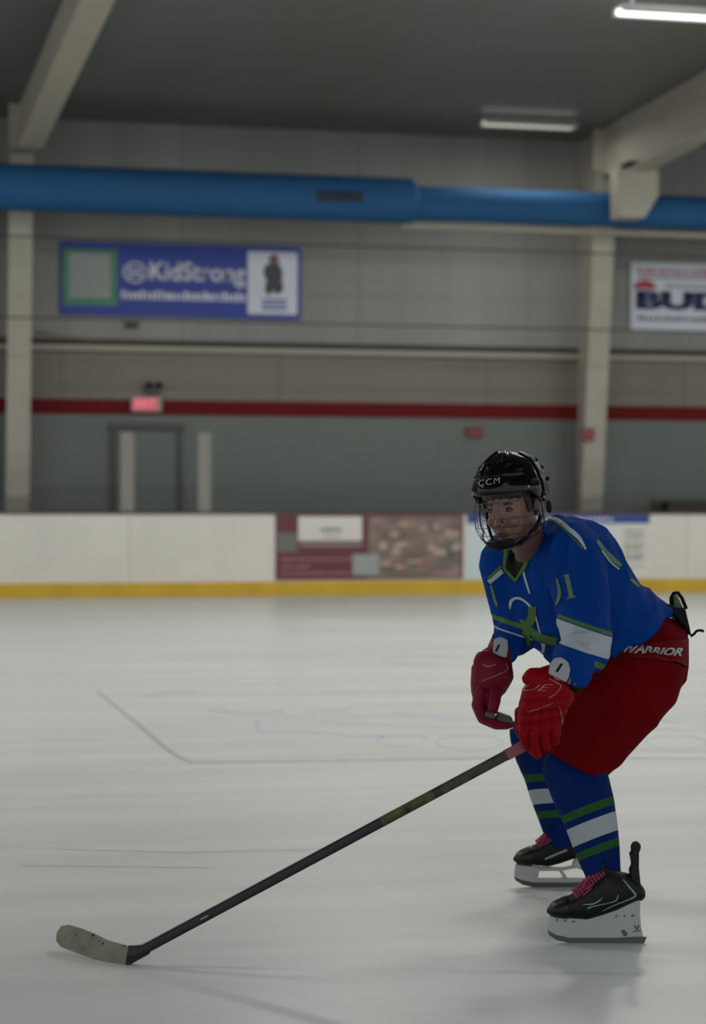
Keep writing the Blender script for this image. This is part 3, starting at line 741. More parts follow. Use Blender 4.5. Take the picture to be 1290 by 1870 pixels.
# ---- jersey
bm = bmesh.new()
def R(cx, cy, d, B, A, sq=2.0): return (W(cx, cy, d), VV(*A), VV(*B), sq)
loft(bm, [R(1126, 1173, 7.09, (104, -61, .02), (4, 4, -.205)),
          R(1082, 1128, 7.06, (86, -66, .03), (25, 5, -.205)),
          R(1040, 1083, 7.03, (78, -84, .03), (48, 0, -.20)),
          R(1012, 1035, 7.01, (70, -72, .0), (62, -4, -.185)),
          R(996, 1000, 6.99, (48, -46, .0), (60, -8, -.15)),
          R(982, 983, 6.97, (22, -34, .0), (30, -8, -.08))], 40, cap='flat')
limb(bm, [(shN, .098), (W(1060, 1085, 6.78), .090), (W(1073, 1172, 6.69), .083), (W(1044, 1222, 6.58), .062)])
limb(bm, [(W(930, 1032, 7.12), .095), (W(933, 1090, 7.14), .078), (W(948, 1150, 7.09), .070), (W(922, 1186, 6.99), .050)])
limb(bm, [(neck1+(shN-neck1)*.2, .07), (shN, .088)])
bm = blob(bm, .0068, 9)
wrinkle(bm, .011, 7, Vector((1.0, 1.0, .6)), 3.1)
wrinkle(bm, .005, 17, Vector((1, 1, .5)), 9.7)
folds(bm, .012, 5.5, (1.5, .75, 1), 4.2)
folds(bm, .007, 9, (.8, 1.6, 1), 14.2, lambda p: max(0, min(1, (W(1080, 1090, 7).z-p.z)/.12)))
bmesh.ops.smooth_vert(bm, verts=bm.verts, factor=.5, use_axis_x=True, use_axis_y=True, use_axis_z=True)
# sleeve bands
nb = VV(-.32, .95, 0).normalized(); px = 6.65/F
c_ = W(1074, 1180, 6.66)
q = W(1088, 1156, 6.66)
band(bm, q-nb*11*px, nb, 7*px, c_, .138, 1)
band(bm, q-nb*2*px, nb, 40*px, c_, .140, 2)
nb2 = VV(-.40, .92, 0).normalized()
band(bm, W(1100, 1212, 6.60), nb2, 11*px, c_+VV(30, 20, 0), .085, 1)
# far sleeve bands
nf = VV(-.30, .95, 0).normalized(); cf = W(930, 1150, 7.05)
band(bm, W(925, 1130, 7.05), nf, 9*px, cf, .115, 1)
band(bm, W(930, 1152, 7.05), nf, 3*px, cf, .115, 2)
jer = mk('jersey', bm, ['jersey', 'jgreen', 'jwhite'], PL, smooth=True)
JT = bvh(jer)
sew('undershirt_front', poly([(932, 1012), (966, 998), (962, 1030), (943, 1056), (924, 1040)]), JT, 'black', jer, off=.0022, step=5)
sew('collar', ribbon([(926, 1005), (922, 1038), (943, 1060), (960, 1035), (973, 1000), (986, 975)], 7, None, True), JT, 'jgreen', jer, off=.0035, step=4)
sew('shoulder_piping', ribbon([(996, 946), (1018, 950), (1042, 969), (1058, 984), (1070, 1004)], [2, 7, 8, 7, 3]), JT, 'jwhite', jer, off=.0022, step=4)
sew('shoulder_edging', ribbon([(992, 948), (1014, 954), (1036, 973), (1052, 989), (1064, 1003)], 2.5), JT, 'jgreen', jer, off=.0022, step=4)
sew('chest_piping', ribbon([(894, 1063), (918, 1042)], [9, 10]), JT, 'jwhite', jer, off=.0022, step=4)
sew('chest_edging', ribbon([(893, 1056), (917, 1034)], 5), JT, 'jgreen', jer, off=.003, step=4)
sew('front_seam', ribbon([(956, 1040), (962, 1062), (969, 1084)], [3, 4, 3]), JT, 'jwhite', jer, off=.0022, step=4)
sew('side_piping', ribbon([(898, 1068), (903, 1088), (909, 1108)], [3, 5, 4]), JT, 'lgreen', jer, off=.0022, step=4)
n1 = ribbon([(1035, 1049), (1044, 1091)], 8); ribbon([(1037, 1093), (1051, 1090)], 3, n1); ribbon([(1030, 1052), (1037, 1050)], 3, n1)
sew('sleeve_number', n1, JT, 'lgreen', jer, off=.0022, step=4)
sew('sleeve_number', ribbon([(1018, 1056), (1023, 1078), (1022, 1092), (1017, 1105)], [3, 6, 6, 3]), JT, 'lgreen', jer, off=.0022, step=4)
# crest: white ring with a crossed green ribbon
sew('crest_ring', ribbon([(933, 1112), (935, 1098), (946, 1092), (960, 1098), (973, 1112), (982, 1135), (988, 1160), (992, 1185)], [3, 5, 5, 4, 4, 3, 3, 3]), JT, 'jwhite', jer, off=.0022, step=4)
cg = ribbon([(974, 1108), (972, 1130), (962, 1150), (966, 1178)], [14, 15, 17, 8]); ribbon([(952, 1132), (966, 1145), (985, 1163), (1018, 1171)], [6, 10, 15, 14], cg)
sew('crest_ribbon', cg, JT, 'jgreen', jer, off=.003, step=4)
sew('hem_stripe', ribbon([(995, 1174), (991, 1196)], [5, 6]), JT, 'jwhite', jer, off=.0022, step=4)
sew('back_number', ribbon([(1090, 988), (1104, 1006), (1120, 1022), (1134, 1034)], [5, 8, 9, 6]), JT, 'lgreen', jer, off=.0022, step=4)
sew('back_number', ribbon([(1151, 1058), (1158, 1064), (1166, 1072)], [5, 6, 4]), JT, 'lgreen', jer, off=.0022, step=4)
sew('back_number_edge', ribbon([(1098, 1006), (1112, 1024), (1130, 1040)], [2, 3, 3]), JT, 'jwhite', jer, off=.003, step=4)

# ---- pants
bm = bmesh.new()
loft(bm, [R(1160, 1152, 7.11, (56, -34, 0), (12, 5, -.17)), R(1172, 1168, 7.12, (80, -22, 0), (10, 5, -.2)), R(1182, 1200, 7.12, (72, 8, 0), (10, 5, -.19))], 36)
loft(bm, [R(1186, 1192, 7.0, (70, 26, 0), (0, 0, .135)), R(1160, 1240, 6.97, (76, 44, 0), (0, 0, .13)), R(1112, 1310, 6.9, (66, 40, 0), (0, 0, .12)), R(1052, 1394, 6.80, (52, 27, 0), (0, 0, .105)), R(1035, 1420, 6.79, (50, 26, 0), (0, 0, .10))], 36, cap='flat')
loft(bm, [R(1160, 1205, 7.25, (60, 30, 0), (0, 0, .13)), R(1090, 1270, 7.32, (44, 42, 0), (0, 0, .12)), R(985, 1338, 7.42, (32, 44, 0), (0, 0, .11))], 30)
bm = blob(bm, .0068, 8)
hn = VV(-.46, .89, 0).normalized()
h0 = W(1052, 1398, 6.8)
g = bm.verts[:]+bm.edges[:]+bm.faces[:]
near = [f for f in bm.faces if (f.calc_center_median()-h0).length < .2 and (f.calc_center_median()-W(1052, 1398, 6.8)).dot(CF) < .22]
gs = set(near)
for f in near: gs.update(f.edges); gs.update(f.verts)
r = bmesh.ops.bisect_plane(bm, geom=list(gs), plane_co=h0, plane_no=hn, clear_outer=True)
ce = [e for e in r['geom_cut'] if isinstance(e, bmesh.types.BMEdge)]
try: bmesh.ops.contextual_create(bm, geom=ce)
except Exception: pass
hemmask = lambda p: min(1, max(0, -(p-h0).dot(hn)/.08))
wrinkle(bm, .006, 6, Vector((1, 1, .6)), 5.2, hemmask)
folds(bm, .008, 4.0, (1.2, .8, 1), 8.8, hemmask)
bmesh.ops.smooth_vert(bm, verts=bm.verts, factor=.5, use_axis_x=True, use_axis_y=True, use_axis_z=True)
pan = mk('pants', bm, 'pants', PL, smooth=True)
PT = bvh(pan)
sew('waist_panel', poly([(1112, 1182), (1180, 1176), (1270, 1165), (1270, 1190), (1262, 1223), (1236, 1212), (1190, 1204), (1112, 1200)]), PT, 'pants2', pan, off=.006, step=5)
sew('pants_lettering', text_px('WARRIOR', (1137, 1194), (104, 4), (5, -15), bold=.035, shear=.15), PT, 'logo_w', pan, off=.0085, step=4)
# tailbone guard, loop and cord at the back of the pants
bm = bmesh.new()
pts = [(1200, 1100), (1224, 1104), (1232, 1108), (1252, 1110), (1258, 1135), (1264, 1162), (1259, 1158), (1248, 1142), (1226, 1118)]
prism(bm, [W(x, y, 7.05) for x, y in pts], CF*.16); mk('tail_guard', bm, 'black', pan, bevel=.006, smooth=False)
bm = bmesh.new(); tube(bm, [W(x, y, 7.12) for x, y in ((1227, 1110), (1226, 1092), (1231, 1083), (1238, 1082), (1246, 1092), (1254, 1112))], .006, 8); mk('black_loop', bm, 'black', pan, smooth=True)
bm = bmesh.new(); prism(bm, [W(x, y, 7.10) for x, y in ((1231, 1088), (1236, 1085), (1243, 1098), (1249, 1112), (1232, 1110))], CF*.03); mk('green_tab', bm, 'neon', pan, bevel=.003)
bm = bmesh.new(); tube(bm, [W(x, y, 7.10) for x, y in ((1262, 1162), (1268, 1158), (1273, 1152), (1280, 1151), (1286, 1153))], .0045, 8); mk('drawcord', bm, 'black', pan, smooth=True)

# ---- socks
def sock(nodes, bands, dep):
    bm = bmesh.new()
    rings = []
    for i, (x, y, d, hw, ang) in enumerate(nodes):
        c, s = math.cos(math.radians(ang)), math.sin(math.radians(ang))
        rings.append((W(x, y, d), VV(hw*c, -hw*s, 0, d), CF*(hw*d/F*dep)))
    loft(bm, rings, 48, cap='flat')
    # add rings of edges for a softer surface
    bmesh.ops.subdivide_edges(bm, edges=[e for e in bm.edges], cuts=3, use_grid_fill=True)
    bmesh.ops.smooth_vert(bm, verts=bm.verts, factor=.5, use_axis_x=True, use_axis_y=True, use_axis_z=True)
    bmesh.ops.smooth_vert(bm, verts=bm.verts, factor=.5, use_axis_x=True, use_axis_y=True, use_axis_z=True)
    wrinkle(bm, .0022, 16, Vector((.6, .6, 1.6)), dep*7)
    for (x, y, ang, wpx, mi) in bands:
        d = nodes[2][2]; a = math.radians(ang); nrm = (VV(math.sin(a), math.cos(a), 0).normalized() - CF*.22).normalized()
        # bands droop towards the front of the shin
        band(bm, W(x, y, d), nrm, wpx*d/F, W(x, y, d), .17, mi)
    return mk('sock', bm, ['sock', 'sgreen', 'swhite'], PL, smooth=True)
sock([(1042, 1356, 6.85, 38, 20), (1040, 1376, 6.82, 53, 20), (1046, 1400, 6.81, 57, 20), (1062, 1440, 6.77, 56, 20), (1075, 1482, 6.75, 51, 21), (1085, 1520, 6.73, 46, 20), (1093, 1556, 6.72, 41, 20), (1103, 1596, 6.70, 33, 20), (1108, 1622, 6.70, 30, 20)],
     [(1075, 1474, 21, 15, 1), (1081, 1501, 21, 33, 2), (1093, 1546, 21, 14, 1)], .95)
sock([(968, 1325, 7.42, 38, 8), (972, 1350, 7.42, 40, 8), (984, 1385, 7.45, 40, 10), (997, 1420, 7.50, 39, 8), (1007, 1455, 7.53, 38, 8), (1016, 1490, 7.56, 34, 8), (1024, 1522, 7.60, 30, 8), (1028, 1545, 7.60, 28, 8)],
     [(997, 1414, 2, 13, 1), (1007, 1440, 2, 25, 2), (1016, 1478, 2, 13, 1)], .95)

# ---- helmet
def hs(az, el, k=1.0, thick=0.0):
    """point on the helmet shell: az 0 = front, + to the wearer's left; el from -30 to 90"""
    a, e = math.radians(az), math.radians(el)
    f = math.cos(a)*math.cos(e); l = math.sin(a)*math.cos(e); u = math.sin(e)
    rf, rl, ru = .136, .112, .134
    # flat oval crown, fuller at the back
    if f < 0: rf = .142
    return H_(-.006 + f*(rf+thick)*k, l*(rl+thick)*k, .008 + u*(ru+thick)*k)
def low(az):                            # lower rim of the shell
    a = abs(((az+180) % 360)-180)
    if a < 62: return 3
    if a < 95: return 3-(a-62)/33*22
    return -19-(a-95)/85*14
def shell(name, az0, az1, elfun0, elfun1, thick, m, parent, extra=None, naz=60, nel=22):
    bm = bmesh.new(); rows = []
    for j in range(nel+1):
        row = []
        for i in range(naz+1):
            az = az0+(az1-az0)*i/naz; e0, e1 = elfun0(az), elfun1(az); el = e0+(e1-e0)*j/nel
            t = thick+(extra(az, el) if extra else 0)
            row.append(bm.verts.new(hs(az, el, 1, t)))
        rows.append(row)
    for a, b in zip(rows, rows[1:]):
        for i in range(naz): bm.faces.new((a[i], a[i+1], b[i+1], b[i]))
    bmesh.ops.remove_doubles(bm, verts=bm.verts, dist=1e-5)
    o = mk(name, bm, m, parent, smooth=True)
    s = o.modifiers.new('s', 'SOLIDIFY'); s.thickness = .006; s.offset = -1
    bv = o.modifiers.new('b', 'BEVEL'); bv.width = .0015; bv.segments = 2; bv.limit_method = 'ANGLE'
    return o
def ridge(az, el):
    a = abs(((az+180) % 360)-180); t = 0
    t += .005*math.exp(-((a-26)/7)**2)*(1 if el > 22 else max(0, (el-12)/10))       # two raised crown ribs
    t -= .004*math.exp(-((el-24)/4)**2)*(1 if a < 60 else 0)                         # groove over the brow
    t += .003*math.exp(-((el-9)/7)**2)
    return t
def ridge_b(az, el):
    a = abs(((az+180) % 360)-180); t = 0
    t -= .004*math.exp(-((el-20)/4)**2); t += .003*math.exp(-((el-48)/7)**2)*(math.cos(math.radians(a*4))*.5+.5)
    return t
hel = shell('helmet', -180, 180, low, lambda az: 90, -.006, 'shell2', PL, ridge_b, 96, 30)
fs = shell('front_shell', -84, 84, lambda az: low(az)-.5, lambda az: 74-max(0, abs(az)-40)*.55, .001, 'shell', hel, ridge, 70, 26)
bs = shell('back_shell', 96, 264, lambda az: low(az)-.5, lambda az: 70, .0, 'shell2', hel, ridge_b, 60, 20)
# vents, as dark slots with raised lips
bm = bmesh.new()
for az, el, da, de in ((32, 40, 7, 3), (50, 31, 8, 2.5), (-32, 40, 7, 3), (12, 46, 4, 3), (-12, 46, 4, 3), (70, 14, 8, 3), (140, 30, 8, 3), (120, 14, 8, 3), (118, 44, 7, 3)):
    c = hs(az, el, 1, .004); A = hs(az+da, el+1, 1, .004)-c; B = hs(az, el+de, 1, .004)-c; N = A.cross(B).normalized()
    ell(bm, c, A, B, N*.005, 16, 8)
mks('vent', bm, 'black', hel, smooth=True)
bm = bmesh.new()
for az, el in ((60, 8), (88, -8), (130, -4), (100, 24)):
    c = hs(az, el, 1, .006); N = (c-HC).normalized(); a = N.orthogonal().normalized(); b = N.cross(a); ell(bm, c, a*.005, b*.005, N*.0025, 12, 8)
mks('screw', bm, 'silver', hel, smooth=True)
HT = bvh(fs)
sew('helmet_letters', text_px('CCM', (875, 889), (38, -6), (1, -11), bold=-.008, spacing=1.2), HT, 'logo_w', hel, off=.003, step=3)
HB = bvh(bs); HH = bvh(hel)
st = poly([(968, 826), (975, 822), (979, 830), (984, 834), (986, 841), (979, 839), (974, 844), (968, 840), (964, 837), (971, 834)])
sew('helmet_sticker', st, HB, 'logo_w', hel, off=.003, step=3)
# clear ear guard
bm = bmesh.new()
for s in (1, -1):
    prism(bm, [H_(.022, .103*s, -.022), H_(-.055, .103*s, -.028), H_(-.058, .100*s, -.062), H_(-.030, .096*s, -.082), H_(.005, .098*s, -.062)], HL*(.004*s))
mks('ear_guard', bm, 'clear', hel, bevel=.002)
# cage: curved wire surface around the face
def cg_(az, u):
    a = math.radians(az); k = (u+.075)/.085; r = 1-.10*k*k if u > -.075 else 1-.42*((-.075-u)/.085)**2
    return H_(-.006+.146*r*math.cos(a), .112*r*math.sin(a)*1.0, u)
bm = bmesh.new(); bb = bmesh.new()
for u in (.012, -.012, -.062, -.088, -.112): tube(bm if u > -.08 else bb, [cg_(a, u) for a in range(-86, 87, 6)], .0009 if u != .012 else .0015, 6)
for az in (-64, -48, -32, -16, 0, 16, 32, 48, 64, 80):
    e = -.150 if abs(az) < 40 else (-.135 if abs(az) < 60 else -.105)
    tube(bm, [cg_(az, .012+(e-.012)*i/12) for i in range(13)], .0008, 6)
tube(bb, [cg_(a, -.150 if abs(a) < 44 else -.150+(abs(a)-44)*.00095) for a in range(-84, 85, 4)], .003, 8)
for s in (-1, 1): tube(bb, [cg_(86*s, .012+(-.112-.012)*i/10) for i in range(11)], .0026, 8)
tube(bb, [cg_(a, -.132+max(0, abs(a)-34)*.0005) for a in range(-60, 61, 5)], .0024, 8)
cage = mk('face_cage', bm, 'wire', hel, smooth=True)
mk('cage_rim', bb, 'wireb', hel, smooth=True)
bm = bmesh.new()
loft(bm, [(H_(.090, -.036, -.140), HF*.012, HU*.014), (H_(.104, 0, -.144), HF*.013, HU*.016), (H_(.090, .036, -.140), HF*.012, HU*.014)], 14)
mk('chin_cup', bm, 'black', hel, smooth=True)
bm = bmesh.new()
tube(bm, [H_(-.02, .099, -.05), H_(0, .088, -.09), H_(.03, .062, -.128), H_(.065, .040, -.148)], .005, 6); tube(bm, [H_(-.02, -.099, -.05), H_(0, -.088, -.09), H_(.03, -.062, -.128), H_(.065, -.040, -.148)], .005, 6)
mks('chin_strap', bm, 'black', hel, smooth=True)
bm = bmesh.new(); tube(bm, [H_(-.03, .092, -.052), H_(-.022, .080, -.09), H_(-.005, .066, -.115)], .008, 8); mk('side_strap', bm, 'strapm', hel, smooth=True)
bm = bmesh.new(); c = H_(-.045, .108, -.045); ell(bm, c, HF*.012, HL*.008, HU*.02); ell(bm, H_(-.01, .11, -.005), HF*.012, HL*.008, HU*.01); mks('cage_clip', bm, 'black', hel, smooth=True)

# ---- gloves
def pad(bm, pts, d, th, off=0.0):
    """padded slab: px outline at distance d"""
    P = [W(x, y, d+off) for x, y in pts]; prism(bm, P, CF*th)
def glove(label, parts, mats_):
    pass
# near glove (closed round the stick)
DG = 6.56
bm = bmesh.new()
loft(bm, [R(1012, 1244, DG+.012, (33, 14, 0), (0, 0, .050), 2.8), R(1003, 1266, DG, (44, 10, 0), (0, 0, .054), 2.8), R(993, 1292, DG-.004, (43, 2, 0), (0, 0, .052), 2.8), R(986, 1326, DG-.008, (38, -2, 0), (0, 0, .044), 2.6)], 28)
loft(bm, [R(1000, 1240, DG-.02, (38, 14, 0), (0, 0, .028), 2.6), R(996, 1250, DG-.026, (41, 12, 0), (0, 0, .026), 2.6)], 20)
bm = blob(bm, .0042, 4); wrinkle(bm, .003, 22, Vector((1, 1, 1)), 2)
# padded grooves between the knuckle rolls
for v in bm.verts:
    y = (v.co-CP).dot(CU)/((v.co-CP).dot(CF))*-F+CY; x = (v.co-CP).dot(CR)/((v.co-CP).dot(CF))*F+CX
    if (v.co-W(990, 1290, DG)).dot(CF) < .01:
        for gy in (1279-(x-985)*.10, 1302-(x-985)*.14, 1320-(x-985)*.18): v.co += CF*.008*math.exp(-((y-gy)/2.6)**2)
        if y > 1282: 
            for gx in (968, 988, 1007): v.co += CF*.006*math.exp(-((x-gx)/2.2)**2)
gN = mk('glove', bm, 'glove', PL, smooth=True)
tag(gN, 'bright red near glove gripping the stick')
for i, (x0_, x1_, yt, dd) in enumerate(((958, 962, 1356, 0), (976, 978, 1368, -.004), (997, 997, 1362, -.003), (1016, 1012, 1352, .002))):
    bm = bmesh.new(); rr = .0165 if i else .0155
    limb(bm, [(W(x0_, 1322, DG-.022+dd), rr), (W(x0_-1, 1340, DG-.030+dd), rr*1.02), (W(x1_, yt, DG-.012+dd), rr*.95), (W(x1_+3, yt+2, DG+.022+dd), rr*.85)], 14)
    bm = blob(bm, .0034, 3); mk('finger', bm, 'glove', gN, smooth=True)
bm = bmesh.new(); limb(bm, [(W(950, 1300, DG+.02), .017), (W(952, 1335, DG+.03), .018), (W(966, 1362, DG+.014), .016), (W(982, 1378, DG+.0), .014)], 14); bm = blob(bm, .0034, 3); mk('thumb', bm, 'glove', gN, smooth=True)
bm = bmesh.new(); loft(bm, [R(1046, 1222, DG+.03, (22, 22, 0), (0, 0, .05), 2.6), R(1036, 1236, DG+.018, (24, 23, 0), (0, 0, .05), 2.6), R(1028, 1246, DG+.014, (22, 18, 0), (0, 0, .048), 2.6)], 24, cap='flat'); mk('cuff', bm, 'black', gN, smooth=True)
bm = bmesh.new(); ptsc = [(1002, 1231), (1006, 1212), (1014, 1202), (1026, 1200), (1038, 1208), (1043, 1222), (1040, 1236), (1035, 1247)]
prism(bm, [W(x, y, DG-.045) for x, y in ptsc], CF*.016); cw = mk('cuff_flap', bm, 'cuffw', gN, bevel=.005, seg=3)
bm = bmesh.new(); prism(bm, [W(x, y, DG-.0472) for x, y in ((1015, 1226), (1024, 1212), (1029, 1212), (1019, 1228))], CF*.003); mk('flap_mark', bm, 'black', gN)
bm = bmesh.new(); prism(bm, [W(x, y, DG-.036) for x, y in ((1036, 1248), (1046, 1226), (1049, 1228), (1041, 1251))], CF*.02); prism(bm, [W(x, y, DG-.036) for x, y in ((1048, 1250), (1055, 1240), (1057, 1242), (1051, 1252))], CF*.02); mks('strap_buckle', bm, 'palm', gN)
GT = bvh(gN)
sew('glove_letters', text_px('UE', (954, 1262), (52, 0), (4, -12), bold=.0, shear=.3), GT, 'piping', gN, off=.002, step=3)
pp = ribbon([(1003, 1240), (1022, 1250), (1024, 1255), (1014, 1268), (1002, 1274)], 2); ribbon([(964, 1300), (985, 1294), (1010, 1284)], 1.6, pp); ribbon([(1022, 1290), (1026, 1310), (1027, 1330)], 1.4, pp)
sew('glove_piping', pp, GT, 'piping', gN, off=.002, step=3)
# far glove (open, fingers hooked)
DF = 6.96
bm = bmesh.new()
loft(bm, [R(905, 1205, DF+.02, (30, 6, 0), (0, 0, .048), 2.7), R(900, 1228, DF, (38, 10, 0), (0, 0, .054), 2.7), R(893, 1256, DF, (32, 6, 0), (0, 0, .052), 2.6), R(886, 1278, DF, (22, 2, 0), (0, 0, .048), 2.4)], 26)
loft(bm, [R(898, 1206, DF-.02, (30, 8, 0), (0, 0, .03)), R(896, 1216, DF-.024, (32, 8, 0), (0, 0, .028))], 18)
bm = blob(bm, .0045, 4); wrinkle(bm, .003, 22, Vector((1, 1, 1)), 6)
for v in bm.verts:
    y = (v.co-CP).dot(CU)/((v.co-CP).dot(CF))*-F+CY; x = (v.co-CP).dot(CR)/((v.co-CP).dot(CF))*F+CX
    if (v.co-W(895, 1240, DF)).dot(CF) < .01: v.co += CF*.007*math.exp(-((y-(1262-(x-890)*.05))/3.5)**2)
gF = mk('glove', bm, 'glove_d', PL, smooth=True)
tag(gF, 'dull red far glove hanging open beside the knee')
for i, k in enumerate((-.040, -.014, .012, .036)):
    bm = bmesh.new(); s_ = (0, -2, 0, 3)[i]
    limb(bm, [(W(878, 1262, DF+k), .019), (W(874+s_, 1288, DF+k), .019), (W(884+s_, 1310-s_, DF+k), .018), (W(906, 1321-s_, DF+k), .017), (W(932-abs(s_)*3, 1322-s_, DF+k), .015)], 14)
    bm = blob(bm, .0038, 3); mk('finger', bm, 'glove_d', gF, smooth=True)
bm = bmesh.new(); limb(bm, [(W(905, 1258, DF-.04), .022), (W(903, 1280, DF-.062), .021), (W(900, 1296, DF-.066), .018)], 14); bm = blob(bm, .0038, 3); th = mk('thumb', bm, 'glove_d', gF, smooth=True)
bm = bmesh.new()
prism(bm, [W(x, y, DF-.085) for x, y in ((888, 1300), (905, 1303), (904, 1313), (887, 1309))], CF*.04); prism(bm, [W(x, y, DF-.064) for x, y in ((911, 1302), (936, 1311), (938, 1322), (908, 1315))], CF*.07); mks('palm_patch', bm, 'palm', gF, bevel=.003)
bm = bmesh.new(); loft(bm, [R(918, 1172, DF+.035, (20, 8, 0), (0, 0, .045), 2.5), R(911, 1198, DF+.02, (24, 8, 0), (0, 0, .048), 2.5)], 24, cap='flat'); mk('cuff', bm, 'glove_d', gF, smooth=True)
bm = bmesh.new(); prism(bm, [W(x, y, DF-.042) for x, y in ((901, 1192), (903, 1168), (914, 1163), (928, 1168), (929, 1186), (926, 1202), (914, 1199))], CF*.02); mk('cuff_flap', bm, 'cuffw', gF, bevel=.005, seg=3)
bm = bmesh.new(); prism(bm, [W(x, y, DF-.0442) for x, y in ((904, 1190), (910, 1178), (914, 1177), (908, 1190))], CF*.003); mk('flap_mark', bm, 'black', gF)
GF2 = bvh(gF)
pp = ribbon([(924, 1212), (926, 1224), (905, 1234), (880, 1244)], [1.5, 2.5, 2.5, 1.5]); ribbon([(882, 1214), (892, 1217), (906, 1213)], [2, 3, 1.5], pp)
sew('glove_piping', pp, GF2, 'piping', gF, off=.002, step=3)

# ---- skates
def skate(o, d, k, windows, label):
    """o: picture point under the template point (1090,1722); k: scale"""
    g = G(o[0], o[1]); d = (g-CP).dot(CF)
    toe = -Vector((CR.x, CR.y, 0)).normalized(); side = -Vector((CF.x, CF.y, 0)).normalized()
    S = lambda x, y, s=0: g + toe*((1090-x)/595.) + Z_*((1722-y)/595.) + side*s
    def L(x, yt, yb, w_, sq=2.4): return (S(x, (yt+yb)/2), side*w_, Z_*((yb-yt)/2/595.), sq)
    bm = bmesh.new()
    loft(bm, [L(1006, 1655, 1670, .022), L(1014, 1648, 1673, .034), L(1030, 1641, 1675, .042), L(1050, 1631, 1677, .045), L(1072, 1614, 1679, .044), L(1098, 1594, 1672, .041), L(1126, 1590, 1662, .040), L(1150, 1596, 1650, .038), L(1163, 1610, 1645, .028)], 28)
    loft(bm, [(S(1128, 1640), side*.038, toe*.050+Z_*.008, 2.3), (S(1124, 1605), side*.040, toe*.050+Z_*.02, 2.3), (S(1120, 1588), side*.044, toe*.050+Z_*.022, 2.3)], 26, cap='flat')
    bm = blob(bm, .0042, 4)
    bt = mk('skate', bm, 'boot', PL, smooth=True); tag(bt, label)
    bm = bmesh.new(); loft(bm, [L(1004, 1654, 1672, .023), L(1013, 1646, 1675, .0365), L(1028, 1639.5, 1677, .0445), L(1038, 1636, 1677.5, .0462)], 28, cap='flat'); bm = blob(bm, .0035, 3); mk('toe_cap', bm, 'bootcap', bt, smooth=True)
    # tongue
    bm = bmesh.new(); loft(bm, [(S(1056, 1632), side*.024, Z_*.008), (S(1078, 1610), side*.026, Z_*.010), (S(1098, 1588), side*.030, toe*.008), (S(1102, 1574), side*.034, toe*.008)], 18); mk('tongue', bm, 'boot', bt, smooth=True)
    # holder
    def platepx(pts, th): 
        q = bmesh.new(); prism(q, [S(x, y, -th/2) for x, y in pts], side*th); return q
    if not windows:
        q = platepx([(1006, 1670), (1030, 1671), (1062, 1674), (1078, 1674), (1094, 1664), (1130, 1651), (1160, 1640), (1168, 1640), (1168, 1670), (1170, 1692), (1174, 1709), (1120, 1712), (1040, 1712), (1016, 1707), (1001, 1698), (1002, 1686)], .030)
    else:
        q = bmesh.new()
        for pts in ([(1004, 1674), (1030, 1677), (1058, 1680), (1052, 1690), (1050, 1703), (1040, 1712), (1016, 1707), (1001, 1698), (1002, 1686)], [(1058, 1680), (1100, 1681), (1132, 1675), (1132, 1681), (1100, 1687), (1053, 1688)],
                    [(1040, 1703), (1160, 1702), (1174, 1709), (1120, 1712), (1040, 1712)], [(1092, 1686), (1100, 1685), (1112, 1703), (1103, 1703)], [(1126, 1662), (1166, 1640), (1168, 1670), (1170, 1692), (1174, 1709), (1158, 1703), (1150, 1690), (1132, 1682), (1120, 1676)]):
            prism(q, [S(x, y, -.014) for x, y in pts], side*.028)
    mk('blade_holder', q, 'holder', bt, bevel=.004, seg=2)
    q = platepx([(1000, 1699), (1014, 1707), (1040, 1713), (1120, 1713), (1172, 1710), (1181, 1711), (1176, 1722), (1150, 1722), (1040, 1722), (1018, 1717), (1004, 1708)], .005); mk('blade', q, 'runner', bt)
    q = platepx([(1152, 1546), (1157, 1539), (1164, 1538), (1168, 1541), (1168, 1548), (1165, 1556), (1165, 1585), (1169, 1622), (1160, 1618), (1150, 1602), (1149, 1588), (1153, 1580), (1151, 1566), (1149, 1560), (1153, 1556)], .045); mk('tendon_guard', q, 'guard', bt, bevel=.008, seg=3)
    bm = bmesh.new()
    for i in range(11):
        t = i/10; x, y = 1050+48*t, 1631-42*t
        for sg in (-1, 1):
            tube(bm, [S(x+4, y+6, .034*sg), S(x+1, y+1, .026*sg), S(x-3, y-5, 0), S(x, y-2, -.024*sg)], [.0036, .005, .0052, .004], 6)
    for (x, y, s_) in ((1062, 1618, .030), (1072, 1612, .034), (1066, 1622, .036)):
        tube(bm, [S(1074, 1606, .01), S(x, y-10, s_), S(x-9, y, s_), S(x-3, y+8, s_+.006), S(x+10, y-2, s_+.004), S(1076, 1606, .015)], .0032, 6)
    mk('laces', bm, 'lace', bt, smooth=True)
    return bt, S
sk, S1 = skate((1090, 1722), 0, 1, False, 'black near skate with solid white holder and tall tendon guard')
ST = bvh(sk)
def sewS(name, pts, wd, m, tree, S, par):
    """line sewn onto the outer side of a boot (template coordinates)"""
    bm = ribbon(pts, wd); flat_to_grid(bm, 3)
    side = -Vector((CF.x, CF.y, 0)).normalized()
    for v in bm.verts:
        hit, nor, i, dd = tree.ray_cast(S(v.co.x, v.co.y, .3), -side)
        v.co = (hit+side*.0018) if hit is not None else S(v.co.x, v.co.y, .03)
    bmesh.ops.triangulate(bm, faces=bm.faces); return mk(name, bm, m, par, smooth=True, solid=.0015)
sewS('silver_trim', [(1134, 1602), (1146, 1616), (1156, 1628), (1156, 1634), (1140, 1641), (1118, 1650), (1098, 1660)], [2, 3, 4, 3.5, 2.5, 2, 1], 'silver', ST, S1, sk)
sewS('silver_swoosh', [(1062, 1647), (1080, 1646), (1092, 1640), (1098, 1634)], [1.5, 3, 2.5, 1], 'silver', ST, S1, sk)
